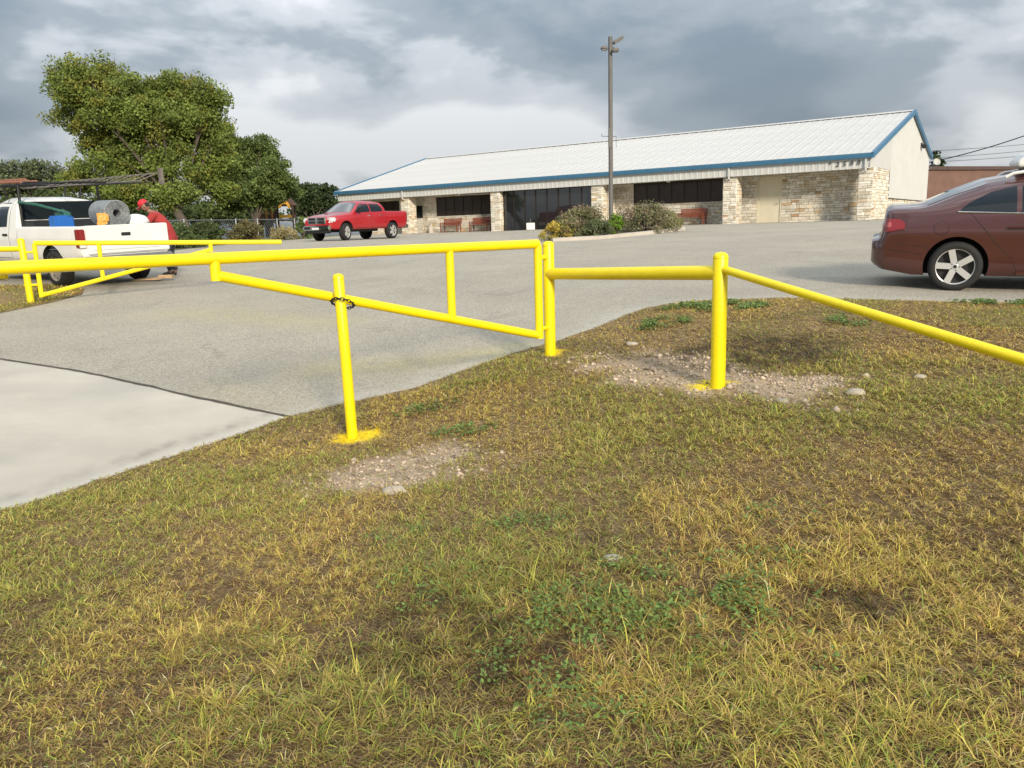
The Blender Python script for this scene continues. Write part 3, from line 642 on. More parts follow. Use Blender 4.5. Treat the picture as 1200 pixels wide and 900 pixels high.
# far gate across the driveway
pa, pb = at(40, 285, 14.6), at(330, 283.6, 15.45)
g2 = gate_leaf('swing_gate', 'far yellow pipe gate leaf in front of the white pickup', (pa.x, pa.y), (pb.x, pb.y), pa.z, pb.z, row_z(pa.x, pa.y, 346), .70, .14, .25)
b4 = plumb_post(37, 357, 14.8, 281, .060, 'leaning yellow post of the far gate beside the white pickup', (-.03, 0))
for z_ in (.85, 1.45):
    h = MB(); h.tube([Vector((b4.x - .08, b4.y, z_)), Vector((pa.x, pa.y, z_))], .022, 8); h.build('hinge', Y, g2, 40).location = -Vector(g2.location)
m = MB(); b5 = at(-140, 362, 15.3); p0, p1 = Vector((b4.x, b4.y, row_z(b4.x, b4.y, 291.5))), Vector((b5.x, b5.y, row_z(b5.x, b5.y, 295))); m.tube([p0, (p0 + p1) / 2, p1], .05, 16); o = m.build('fixed_rail', Y, None, 40); tag(o, 'level yellow rail left of the far gate post, cut by the left edge', 'rail')
plumb_post(-140, 362, 15.3, 285, .060, 'yellow post outside the left edge carrying the level rail')

# ------------------------------------------------------------------ light pole in the shrub island
def light_pole():
    b = at(716, 274, 29.5); z0 = float(gz(b.x, b.y)); root = empty('light_pole', (b.x, b.y, z0)); tag(root, 'tall grey steel light pole with two floodlights rising from the shrubs', 'light pole')
    H = row_z(b.x, b.y, 43) - z0
    MB().tube([(0, 0, 0), (0, 0, H * .45), (0, 0, H)], [.085, .08, .075], 14).build('pole', M_pole, root, 40)
    MB().box((-.16, -.16, 0), (.16, .16, .03)).build('base_plate', M_pole, root)
    zb = row_z(b.x, b.y, 160) - z0; MB().bevbox((-.095, -.10, zb - .42), (.06, -.02, zb + .28), .02).build('junction_box', M_pole, root)
    m = MB(); m.tube([(-.32, 0, zb + .02), (.22, 0, zb)], .012, 6); m.tube([(-.32, 0, zb), (-.32, 0, zb + .12)], .01, 6); m.tube([(.2, 0, zb - .02), (.2, 0, zb - .4)], .008, 6); m.build('bracket', M_pole, root)
    for s, ang in ((-1, R(-24)), (1, R(28))):
        mt = Matrix.Translation((s * .08, -.02, H - .36 + (.12 if s > 0 else -.06))) @ Matrix.Rotation(-ang if s > 0 else -ang * .4, 4, 'Y')
        m = MB(); x0, x1 = (.02, .42) if s > 0 else (-.26, -.02); m.bevbox((x0, -.15, -.05), (x1, .15, .06), .03, mat=mt); fl = m.build('floodlight', M_pole, root, 40)
        m = MB(); m.box((x0 + .04, -.12, -.058), (x1 - .04, .12, -.049), mat=mt); m.build('lens', mat('lamp_lens%d' % s, (.25, .27, .28), .15), fl)
        m = MB(); m.tube([(0, 0, H - .38), (s * .12, 0, H - .36)], .03, 8); m.build('arm', M_pole, fl)
    m = MB(); m.bevbox((.04, -.30, H - .56), (.28, -.06, H - .43), .03); m.build('floodlight', M_pole, root, 40)
light_pole()
# ------------------------------------------------------------------ vehicles
RIMK = .69
class Shell:
    """car body as a loft along x (0 = rear, L = front): half width, sill, belt, top curves"""
    def __init__(s, L, zs, zb, zt, wm, wb, n, tumble=.30, smooth=2, dx=.05):
        s.L = L; s.xs = np.unique(np.r_[np.arange(0, L + 1e-6, dx), L, [k[0] for k in zt]]); s.k = {}
        for nm, key in dict(zs=zs, zb=zb, zt=zt, wm=wm, wb=wb, n=n).items():
            key = np.array(key, float); fx = np.linspace(0, L, 600); v = np.interp(fx, key[:, 0], key[:, 1])
            w_ = max(1, int(smooth * 5)); pad = np.r_[[v[0]] * w_, v, [v[-1]] * w_]; ker = np.hanning(2 * w_ + 1); ker /= ker.sum(); s.k[nm] = (fx, np.convolve(pad, ker, 'valid'))
        s.tumble = tumble
    def g(s, nm, x): return float(np.interp(x, *s.k[nm]))
    def low(s, x, t):      # t 0..1 sill to belt
        zs_, zb_, w_, wb_ = s.g('zs', x), s.g('zb', x), s.g('wm', x), s.g('wb', x)
        y = np.interp(t, [0, .06, .25, .55, .70, .735, .8, 1], [.90 * w_, .955 * w_, .985 * w_, .990 * w_, 1.0 * w_, .994 * w_, .5 * w_ * .995 + .5 * max(wb_, .985 * w_), wb_]); return Vector((x, y, zs_ + (zb_ - zs_) * t))
    def up(s, x, a):       # a 0..pi/2 belt to crown
        zb_, zt_, wb_, n = s.g('zb', x), s.g('zt', x), s.g('wb', x), s.g('n', x); zt_ = max(zt_, zb_ + .004)
        c, q = max(math.cos(a), 0) ** (2 / n), max(math.sin(a), 0) ** (2 / n); z = zb_ + (zt_ - zb_) * q; return Vector((x, wb_ * c * (1 - s.tumble * (z - zb_)), z))
    def side(s, x, z):
        zb_ = s.g('zb', x)
        if z <= zb_: return s.low(x, (z - s.g('zs', x)) / (zb_ - s.g('zs', x)))
        A = np.linspace(0, math.pi / 2, 60); P = [s.up(x, a) for a in A]; zz = [p.z for p in P]; return Vector((x, float(np.interp(z, zz, [p.y for p in P])), z))
    def mesh(s, mats):
        T = np.linspace(0, 1, 13); A = np.linspace(0, math.pi / 2, 15)[1:]; rings = []
        for x in s.xs:
            h = [Vector((x, 0, s.g('zs', x))), Vector((x, s.g('wm', x) * .55, s.g('zs', x)))] + [s.low(x, t) for t in T] + [s.up(x, a) for a in A]
            h[-1].y = 0; rings.append(h + [Vector((p.x, -p.y, p.z)) for p in h[-2:0:-1]])
        n = len(rings[0]); m = MB(); m.v = [tuple(p) for r_ in rings for p in r_]; m.c = [(1, 1, 1)] * len(m.v)
        for i in range(len(rings) - 1):
            for k in range(n): m.f.append((i * n + k, i * n + (k + 1) % n, (i + 1) * n + (k + 1) % n, (i + 1) * n + k))
        m.f += [tuple(range(n)), tuple((len(rings) - 1) * n + k for k in range(n))[::-1]]; m.m = [0] * len(m.f)
        return m.mesh('body', mats)
    def patch(s, m, xs, zlo, zhi, sg, off=.004, nz=5, mi=0):
        P = []
        for x, a, b in zip(xs, zlo, zhi):
            for j in range(nz):
                p = s.side(x, a + (b - a) * j / (nz - 1)); P.append((p.x, sg * (p.y + off), p.z))
        m.add(P, [(i * nz + j, (i + 1) * nz + j, (i + 1) * nz + j + 1, i * nz + j + 1) if sg < 0 else (i * nz + j, i * nz + j + 1, (i + 1) * nz + j + 1, (i + 1) * nz + j) for i in range(len(xs) - 1) for j in range(nz - 1)], mi)
    def window(s, m, lo, hi, x0, x1, sg, off=.004, n=14, mi=0):
        """pane on the side: lower and upper outline as key lists"""
        X = np.linspace(x0, x1, n); s.patch(m, X, np.interp(X, *zip(*lo)), np.interp(X, *zip(*hi)), sg, off, 6, mi)
    def line(s, m, pts, wd, sg, off=.003, r=None):
        """trim or seam following the side surface"""
        P = []
        for (x0, z0), (x1, z1) in zip(pts[:-1], pts[1:]):
            k = max(1, int(math.hypot(x1 - x0, z1 - z0) / .08)); P += [(x0 + (x1 - x0) * i / k, z0 + (z1 - z0) * i / k) for i in range(k)]
        P.append(pts[-1]); Q = []
        for x, z in P:
            p = s.side(x, z); Q.append(Vector((x, sg * (p.y + off), z)))
        m.tube(Q, wd / 2, 6)
    def top(s, m, x0, x1, a0, off=.004, n=12, na=15, mi=0, y=None):
        """glass across the crown between two stations"""
        X = np.linspace(x0, x1, n); P = []
        for i, x in enumerate(X):
            aa = a0[0] + (a0[1] - a0[0]) * i / (n - 1) if isinstance(a0, tuple) else a0
            for a in np.linspace(aa, math.pi - aa, na):
                p = s.up(x, a if a <= math.pi / 2 else math.pi - a); P.append((p.x, p.y if a <= math.pi / 2 else -p.y, p.z + off))
        m.add(P, [(i * na + j, (i + 1) * na + j, (i + 1) * na + j + 1, i * na + j + 1) for i in range(n - 1) for j in range(na - 1)], mi)
def cut_body(me, cutters, dark_axles, rad, keep=None):
    """subtract cutter meshes; faces inside the wheel arches take the dark slot"""
    o = mesh_object('tmp_body', me); cs = []
    for c in cutters:
        q = mesh_object('tmp_cut', c); cs.append(q); md = o.modifiers.new('b', 'BOOLEAN'); md.operation = 'DIFFERENCE'; md.solver = 'EXACT'; md.object = q
    dg = bpy.context.evaluated_depsgraph_get(); out_ = bpy.data.meshes.new_from_object(o.evaluated_get(dg))
    for q in cs + [o]: bpy.data.objects.remove(q)
    for p in out_.polygons:
        c = p.center
        if any(abs(math.hypot(c.x - ax, c.z - az) - rad) < .02 and abs(p.normal.y) < .3 for ax, az in dark_axles) or (p.normal.z < -.8 and c.z < .5) or any(math.hypot(c.x - ax, c.z - az) < rad and p.normal.z < .9 and abs(c.y) < .62 for ax, az in dark_axles): p.material_index = 1
    out_.shade_smooth(); out_.set_sharp_from_angle(angle=R(38)); return out_
def arch(ax, az, rad, w_, y0): return MB().lathe([(.0001, y0), (rad, y0), (rad, w_), (.0001, w_)], 36, axis='Y', mat=Matrix.Translation((ax, 0, az))).mesh('arch', M_black)
def boxm(lo, hi): return MB().box(lo, hi).mesh('cut', M_black)
def wheel(parent, x, y, r, w_, rim, style, steer=0.0, spin=0.0):
    s = 1 if y > 0 else -1; o = MB(); rk = .735 if style == 'five' else RIMK; ti = rk - .02
    o.lathe([(r * ti, -w_ / 2 + .01), (r * (.5 * ti + .46), -w_ / 2 - .004), (r * .93, -w_ / 2 + .006), (r * .985, -w_ / 2 + .03), (r, -w_ / 2 + .05), (r, w_ / 2 - .05), (r * .985, w_ / 2 - .03), (r * .93, w_ / 2 - .006), (r * (.5 * ti + .46), w_ / 2 + .004), (r * ti, w_ / 2 - .01)], 40, axis='Y')
    for k in range(3): yy = -w_ / 2 + w_ * (k + 1) / 4; o.lathe([(r * 1.0005, yy - .006), (r * .975, yy - .004), (r * .975, yy + .004), (r * 1.0005, yy + .006)], 40, axis='Y')
    t = o.build('wheel', M_rubber, parent, 40); t.location = (x, y, r); t.rotation_euler = (0, 0, steer); rr = r * rk; f = s * (w_ / 2 - .012)
    m = MB(); m.lathe([(rr * .93, f * .35), (rr * .93, f * .9), (rr, f), (rr * 1.03, f * 1.02), (rr * 1.03, f * .9)], 36, axis='Y', m=0); m.lathe([(.001, f * .30), (rr * .94, f * .30)], 30, axis='Y', m=1)
    if style == 'five' or style == 'ten':
        ns = 5
        for k in range(ns):
            a = 2 * math.pi * k / ns + spin + math.pi / 2; ca, sa = math.cos(a), math.sin(a); T = lambda u, v, d: (u * ca - v * sa, d, u * sa + v * ca)
            for (v0, v1) in (((-.21, .21),) if style == 'five' else ((-.20, -.05), (.05, .20))):
                pr = [(rr * .12, v0 * rr * .75), (rr * .97, v0 * rr * (.95 if style == 'ten' else .80)), (rr * .97, v1 * rr * (.95 if style == 'ten' else .80)), (rr * .12, v1 * rr * .75)]
                fr = [T(u, v, f * (.98 - .10 * (u < rr * .5))) for u, v in pr]; bk = [T(u, v, f * .5) for u, v in pr]
                m.add(fr + bk, [(0, 1, 2, 3), (4, 7, 6, 5)] + [(i, i + 4, (i + 1) % 4 + 4, (i + 1) % 4) for i in range(4)], 0)
        m.lathe([(.001, f * .94), (rr * .13, f * .94), (rr * .2, f * .86), (rr * .22, f * .5)], 20, axis='Y', m=0)
        m.lathe([(.001, f * .955), (rr * .09, f * .955), (rr * .10, f * .93)], 16, axis='Y', m=1)
        for k in range(5):
            a = 2 * math.pi * (k + .5) / 5 + spin + math.pi / 2; m.lathe([(.001, f * .90), (rr * .035, f * .90), (rr * .04, f * .80)], 8, axis='Y', m=1, mat=Matrix.Translation((rr * .21 * math.cos(a), 0, rr * .21 * math.sin(a))))
    else:                     # plain steel disc wheel
        m.lathe([(.001, f * .95), (rr * .22, f * .95), (rr * .28, f * .6), (rr * .62, f * .72), (rr * .92, f * .45)], 30, axis='Y', m=0)
        for k in range(8):
            a = 2 * math.pi * k / 8; m.lathe([(.001, f * .70), (rr * .07, f * .70)], 8, axis='Y', m=1, mat=Matrix.Translation((rr * .74 * math.cos(a), 0, rr * .74 * math.sin(a))))
    m.build('rim', rim, t, 35); return t
def stand_on_ground(root, x, y, heading, wb, tr, rollx=0.0):
    """put a vehicle's origin (mid wheelbase, ground) on the terrain with its four wheels down"""
    c, s = math.cos(heading), math.sin(heading); z = lambda u, v: float(gz(x + c * u - s * v, y + s * u + c * v))
    fx = Vector((wb, 0, (z(wb / 2, tr / 2) + z(wb / 2, -tr / 2) - z(-wb / 2, tr / 2) - z(-wb / 2, -tr / 2)) / 2)).normalized(); ly = Vector((0, tr, (z(wb / 2, tr / 2) + z(-wb / 2, tr / 2) - z(wb / 2, -tr / 2) - z(-wb / 2, -tr / 2)) / 2)); ly = (ly - fx * ly.dot(fx)).normalized(); uz = fx.cross(ly)
    z0 = (z(wb / 2, tr / 2) + z(wb / 2, -tr / 2) + z(-wb / 2, tr / 2) + z(-wb / 2, -tr / 2)) / 4
    lm = Matrix(((fx.x, ly.x, uz.x, 0), (fx.y, ly.y, uz.y, 0), (fx.z, ly.z, uz.z, 0), (0, 0, 0, 1)))
    root.matrix_world = Matrix.Translation((x, y, z0)) @ Matrix.Rotation(heading, 4, 'Z') @ lm @ Matrix.Rotation(rollx, 4, 'X')
M_liner = mat('wheel_well', (.012, .012, .013), .9)
M_lamp_red = mat('tail_lamp_red', (.21, .010, .012), .15, coat=.6)
M_lamp_clear = mat('lamp_clear', (.62, .64, .66), .12, coat=.8)
M_cglass = mat('car_glass', (.010, .015, .020), .05, spec=.35)
M_cscreen = mat('screen_glass', (.05, .055, .06), .05, spec=.9, coat=.8)
M_seam = mat('panel_gap', (.01, .008, .008), .8)
M_rimdark = mat('rim_dark', (.03, .03, .03), .5, metal=.4)

# ---- brown sedan
def sedan():
    paint = mat('brown_car_paint', (.073, .0225, .0195), .25, metal=.2, coat=.8, var=.05, vscale=2); paint.node_tree.nodes['Principled BSDF'].inputs['Coat Roughness'].default_value = .05
    L = 4.63; ra, fa = .99, 3.65; rw = .314
    S = Shell(L, zs=[(0, .36), (.12, .27), (.5, .20), (1.5, .19), (3.9, .19), (4.5, .22), (L, .30)],
        zb=[(0, .60), (.11, .63), (.18, .92), (.4, .95), (1.0, .955), (2.0, .93), (3.2, .885), (3.8, .84), (4.3, .74), (L, .58)],
        zt=[(0, .64), (.10, .67), (.14, 1.04), (.20, 1.072), (.52, 1.082), (.60, 1.10), (.92, 1.25), (1.28, 1.385), (1.65, 1.44), (2.2, 1.455), (2.6, 1.44), (2.95, 1.375), (3.3, 1.20), (3.62, 1.00), (3.75, .955), (4.2, .88), (4.5, .77), (L, .60)],
        wm=[(0, .66), (.05, .76), (.16, .84), (.4, .875), (1.0, .89), (3.6, .89), (4.2, .86), (4.5, .72), (L, .55)], wb=[(0, .64), (.06, .74), (.16, .77), (.4, .80), (1.0, .835), (2.0, .85), (3.4, .84), (4.1, .78), (4.5, .64), (L, .5)],
        n=[(0, 5), (.3, 4.5), (.75, 3.2), (1.3, 2.9), (2.8, 2.9), (3.6, 3.4), (L, 4)], tumble=.42, smooth=.75, dx=.04)
    root = empty('sedan'); tag(root, 'dark brown sedan with silver five-spoke wheels cut off by the right edge', 'car')
    me = cut_body(S.mesh([paint, M_liner]), [arch(ax, rw + .01, rw + .055, s * 1.2, s * .60) for ax in (ra, fa) for s in (1, -1)], [(ra, rw + .01), (fa, rw + .01)], rw + .055)
    O = Vector((-(ra + fa) / 2, 0, 0)); P = lambda ob: setattr(ob, 'location', O) or ob
    P(mesh_object('body', me, root))
    for sg in (-1, 1):
        gl = MB(); S.window(gl, [(1.0, 1.01), (1.5, .985), (1.98, .975)], [(1.0, 1.025), (1.10, 1.11), (1.32, 1.225), (1.6, 1.295), (1.98, 1.335)], 1.0, 1.60, sg); P(gl.build('rear_quarter_glass', M_cglass, root, 60, fixn=False))
        gl = MB(); S.window(gl, [(1.66, .98), (2.5, .955)], [(1.66, 1.29), (2.0, 1.335), (2.5, 1.34)], 1.655, 2.36, sg); P(gl.build('rear_door_glass', M_cglass, root, 60, fixn=False))
        gl = MB(); S.window(gl, [(2.4, .955), (3.4, .92)], [(2.4, 1.34), (2.7, 1.315), (3.05, 1.19), (3.38, .95)], 2.43, 3.36, sg); P(gl.build('front_door_glass', M_cglass, root, 60, fixn=False))
        tr = MB(); S.line(tr, [(.97, .995), (1.6, .968), (2.4, .942), (3.4, .905)], .018, sg, .004); P(tr.build('chrome_strip', M_chrome, root, 40))
        for path in ([(1.10, .99), (1.26, .80), (1.42, .60), (1.60, .42), (1.66, .26)], [(2.40, .94), (2.38, .6), (2.34, .26)], [(3.36, .9), (3.40, .6), (3.30, .30)], [(1.66, .258), (3.3, .258)], [(.30, .60), (.62, .57), (.68, .52)], [(.04, .55), (.3, .52), (.6, .47)], [(.22, .98), (.27, .84), (.27, .70), (.12, .66)]): sm = MB(); S.line(sm, path, .009, sg, -.0015); P(sm.build('panel_gap', M_seam, root, 60))
        for hx, hz in ((1.62, .80), (2.62, .785)):
            h = MB(); p = S.side(hx, hz); h.bevbox((hx - .10, sg * (p.y + .028) - .012, hz - .014), (hx + .10, sg * (p.y + .028) + .012, hz + .014), .01); h.bevbox((hx - .085, sg * (p.y + .01) - .018, hz - .012), (hx - .06, sg * (p.y + .01) + .018, hz + .012), .004); h.bevbox((hx + .06, sg * (p.y + .01) - .018, hz - .012), (hx + .085, sg * (p.y + .01) + .018, hz + .012), .004); P(h.build('door_handle', paint, root, 40))
        fl = MB()
        if sg < 0:      # fuel flap outline on the right rear wing
            c = [(.80 + .085 * math.cos(a), .80 + .085 * math.sin(a)) for a in np.linspace(0, 2 * math.pi, 18)]; S.line(fl, c, .006, sg, -.0015); P(fl.build('fuel_flap', M_seam, root, 60))
        tl = MB(); S.window(tl, [(.0, .75), (.12, .745), (.38, .80)], [(.0, .93), (.12, .93), (.32, .915), (.38, .87)], .13, .38, sg, .008); o = P(tl.build('tail_lamp', M_lamp_red, root, 60, fixn=False))
        tl = MB(); S.window(tl, [(.1, .81), (.25, .82)], [(.1, .88), (.25, .88)], .15, .22, sg, .012); tl.build('lamp_lens', mat('lamp_pale', (.40, .09, .09), .2), o, 60, fixn=False)
        rk = MB(); S.line(rk, [(1.66, .235), (3.25, .235)], .05, sg, .004); P(rk.build('sill_trim', M_chrome if False else paint, root, 40))
        mi = MB(); p = S.side(3.12, 1.0); mi.bevbox((3.04, sg * (p.y + .05) - .02, .95), (3.20, sg * (p.y + .20) + .02, 1.08), .035) if sg > 0 else mi.bevbox((3.04, -(p.y + .20) - .02, .95), (3.20, -(p.y + .05) + .02, 1.08), .035); mi.box((3.08, min(sg * (p.y - .02), sg * (p.y + .06)), .97), (3.15, max(sg * (p.y - .02), sg * (p.y + .06)), 1.0)); P(mi.build('door_mirror', paint, root, 40))
        wheel(root, ra + O.x, sg * .775, rw, .215, [M_alloy, M_rimdark], 'five', spin=.25); wheel(root, fa + O.x, sg * .775, rw, .215, [M_alloy, M_rimdark], 'five', spin=.6)
    gl = MB(); S.top(gl, .63, 1.27, (R(42), R(52))); P(gl.build('rear_window', M_cscreen, root, 60, fixn=False))
    gl = MB(); S.top(gl, 3.58, 2.92, (R(40), R(52))); P(gl.build('windscreen', M_cscreen, root, 60, fixn=False))
    m = MB(); m.bevbox((.105, -.26, .72), (.16, .26, .84), .01); P(m.build('number_plate', M_plain, root, 30))
    m = MB(); m.bevbox((.02, -.55, .30), (.20, .55, .36), .02); P(m.build('rear_skirt', M_liner, root, 30))
    m = MB(); m.bevbox((4.52, -.5, .42), (4.62, .5, .60), .03); P(m.build('grille', M_liner, root, 30))
    hd = R(-25.5); rx, ry = SEDAN_WHEEL; k = (fa - ra) / 2; cx_, cy_ = rx + math.cos(hd) * k + math.cos(hd + math.pi / 2) * .80, ry + math.sin(hd) * k + math.sin(hd + math.pi / 2) * .80
    stand_on_ground(root, cx_, cy_, hd, 2.65, 1.6); root.matrix_world = root.matrix_world @ Matrix.Scale(1.0, 4)
    # roof box and rails on the sedan: a load of its own
    MW = root.matrix_world
    bx = empty('roof_box'); tag(bx, 'white cargo box on rails on the roof of the brown sedan', 'roof box')
    for yy in (-.50, .50):
        m = MB(); m.tube([(1.48, yy, 1.395), (1.56, yy, 1.44), (1.75, yy, 1.465), (2.75, yy, 1.47), (2.9, yy, 1.42)], .020, 8); m.build('rail', M_plain, bx, 40)
    for xx in (1.75, 2.65):
        m = MB(); m.bevbox((xx - .03, -.55, 1.475), (xx + .03, .55, 1.50), .008); m.build('crossbar', M_iron, bx, 40)
    m = MB(); m.prism([(1.60, 1.505), (1.59, 1.58), (1.68, 1.67), (2.0, 1.75), (3.1, 1.74), (3.35, 1.62), (3.38, 1.55), (3.3, 1.505)], -.42, .42, 'xz'); q = m.build('box_shell', M_plain, bx)
    bv = q.modifiers.new('soft', 'BEVEL'); bv.width = .05; bv.segments = 3; bv.limit_method = 'ANGLE'
    for ch in bx.children: ch.location = O
    bx.matrix_world = MW
_p = at(1116, 341, 10.25); SEDAN_WHEEL = (_p.x, _p.y)
sedan()

# ---- pickups
def pickup(name, label, paint, rimm, style, K):
    L, ra, fa, rw = K['L'], K['ra'], K['fa'], K['rw']; hw = K['hw']; bz, bed1 = K['bedz'], K['bed1']
    S = Shell(L, zs=K['zs'], zb=K['zb'], zt=K['zt'], wm=K['wm'], wb=K['wb'], n=K['n'], tumble=K['tumble'], smooth=K.get('smooth', .5), dx=.05)
    root = empty(name); tag(root, label, 'pickup truck'); O = Vector((-(ra + fa) / 2, 0, 0)); P = lambda ob: setattr(ob, 'location', O) or ob
    cut = [arch(ax, rw + .04, rw + K['gap'], s * 1.4, s * (hw - .36)) for ax in (ra, fa) for s in (1, -1)] + [boxm((.06, -hw + .12, bz - .48), (bed1, hw - .12, bz + .3))]
    me = cut_body(S.mesh([paint, M_liner]), cut, [(ra, rw + .04), (fa, rw + .04)], rw + K['gap']); P(mesh_object('body', me, root))
    for sg in (-1, 1):
        for nm, lo, hi, x0, x1 in K['glass']:
            gl = MB(); S.window(gl, lo, hi, x0, x1, sg); P(gl.build(nm, M_cglass, root, 60, fixn=False))
        for path in K['seams']: sm = MB(); S.line(sm, path, .012, sg, -.002); P(sm.build('panel_gap', M_seam, root, 60))
        for hx, hz in K['handles']:
            h = MB(); p = S.side(hx, hz); y_ = sg * (p.y + .012); h.bevbox((hx - .10, y_ - .02, hz - .022), (hx + .10, y_ + .02, hz + .022), .01); P(h.build('door_handle', K['handle_mat'], root, 40))
        x_, z_ = K['mirror']; p = S.side(x_, z_); ys = sorted((sg * (p.y + .06), sg * (p.y + .25))); m = MB(); m.bevbox((x_ - .06, ys[0], z_ + .0), (x_ + .10, ys[1], z_ + .22), .035); ys = sorted((sg * (p.y - .02), sg * (p.y + .10))); m.box((x_ - .01, ys[0], z_ + .02), (x_ + .05, ys[1], z_ + .07)); P(m.build('door_mirror', K['mirror_mat'], root, 40))
        for ax in (ra, fa): wheel(root, ax + O.x, sg * (hw - K['wi']), rw, K['tw'], rimm, style, steer=K.get('steer', 0) if ax == fa else 0, spin=.3 * ax)
    gl = MB(); S.top(gl, *K['wind']); P(gl.build('windscreen', M_cscreen, root, 60, fixn=False))
    m = MB(); a, b_, c_, d_ = K['backlight']; m.box((a - .012, -c_, b_), (a + .02, c_, d_)); P(m.build('rear_window', M_cglass, root, 30))
    return root, S, P, O
# red crew-cab pickup
def red_pickup():
    paint = mat('red_truck_paint', (.36, .010, .016), .3, coat=.6, var=.04, vscale=1.5)
    L, ra, fa, rw = 5.82, 1.27, 4.84, .415
    K = dict(L=L, ra=ra, fa=fa, rw=rw, hw=1.0, bedz=1.40, bed1=1.72, gap=.075, tw=.28, wi=.15, steer=R(14), handle_mat=paint, mirror_mat=M_black, smooth=.45,
        zs=[(0, .62), (.3, .55), (L - .5, .52), (L, .58)], zb=[(0, 1.32), (1.72, 1.33), (1.9, 1.33), (4.0, 1.26), (4.5, 1.18), (5.3, 1.10), (5.7, 1.05), (L, .95)],
        zt=[(0, 1.40), (1.78, 1.40), (1.84, 1.62), (2.0, 1.84), (2.3, 1.91), (3.0, 1.93), (3.5, 1.90), (3.75, 1.80), (4.35, 1.36), (4.45, 1.33), (5.2, 1.24), (5.65, 1.16), (5.76, 1.08), (L, .98)],
        wm=[(0, .94), (.15, .98), (1, 1.0), (5.0, 1.0), (5.5, .96), (5.74, .86), (L, .78)], wb=[(0, .93), (.2, .955), (1.8, .955), (4.4, .945), (5.2, .92), (5.6, .87), (L, .74)], n=[(0, 14), (1.8, 14), (2.1, 4.2), (3.6, 4.0), (4.4, 4.5), (L, 5)], tumble=.30,
        glass=[('rear_door_glass', [(2.0, 1.38), (2.95, 1.36)], [(2.0, 1.55), (2.15, 1.74), (2.4, 1.80), (2.95, 1.82)], 2.02, 2.92), ('front_door_glass', [(2.98, 1.36), (4.1, 1.31)], [(2.98, 1.82), (3.4, 1.80), (3.65, 1.72), (4.08, 1.40)], 3.0, 4.08)],
        seams=[[(1.80, 1.40), (1.80, .56)], [(2.96, 1.34), (2.96, .62)], [(4.12, 1.28), (4.14, .62)], [(1.95, .60), (4.1, .60)], [(2.0, 1.33), (2.0, 1.0), (1.86, .8)]], handles=[(2.22, 1.18), (3.18, 1.17)], mirror=(3.95, 1.33), wind=(4.34, 3.68, (R(36), R(48))), backlight=(1.93, 1.48, .66, 1.78))
    K['handle_mat'] = M_chrome
    root, S, P, O = pickup('red_pickup', 'red crew-cab pickup with chrome front bumper parked facing left by the porch', paint, [M_alloy, M_rimdark], 'ten', K)
    # front end
    m = MB(); m.bevbox((5.74, -.86, .50), (5.96, .86, .74), .06); P(m.build('front_bumper', M_chrome, root, 40)); m = MB(); m.bevbox((5.70, -.78, .36), (5.86, .78, .51), .03); P(m.build('air_dam', M_black, root, 40))
    m = MB(); m.bevbox((5.955, -.22, .54), (5.972, .22, .64), .008); P(m.build('number_plate', M_plain, root, 30))
    m = MB(); m.bevbox((5.955, -.70, .56), (5.975, -.34, .68), .01); m.bevbox((5.955, .34, .56), (5.975, .70, .68), .01); P(m.build('bumper_opening', M_black, root, 30))
    m = MB(); m.bevbox((5.70, -.56, .80), (5.86, .56, 1.12), .03); gr = P(m.build('grille', M_chrome, root, 40)); gr.location = O
    for sy in (-1, 1):
        for z0, z1 in ((.83, .945), (.975, 1.09)):
            m = MB(); ys = sorted((sy * .07, sy * .50)); m.bevbox((5.82, ys[0], z0), (5.875, ys[1], z1), .01); q = m.build('grille_opening', M_black, gr)
        m = MB(); ys = sorted((sy * .57, sy * .93)); m.bevbox((5.46, ys[0], .86), (5.80, ys[1], 1.10), .05); P(m.build('headlamp', M_lamp_clear, root, 40))
        m = MB(); ys = sorted((sy * .80, sy * .955)); m.bevbox((-.02, ys[0], .86), (.05, ys[1], 1.28), .015); P(m.build('tail_lamp', M_lamp_red, root, 40))
    m = MB(); m.bevbox((-.16, -.92, .52), (.04, .92, .72), .04); P(m.build('rear_bumper', M_chrome, root, 40))
    m = MB(); m.bevbox((2.1, -.70, .40), (5.4, .70, .58), .05); P(m.build('chassis', M_black, root))
    p = at(405, 281.5, 38.5); hd = math.atan2(-.866, -.5); k = (fa - ra) / 2
    cx_ = p.x - math.cos(hd) * k + math.cos(hd - math.pi / 2) * .85; cy_ = p.y - math.sin(hd) * k + math.sin(hd - math.pi / 2) * .85; stand_on_ground(root, cx_, cy_, hd, 3.57, 1.7)
red_pickup()
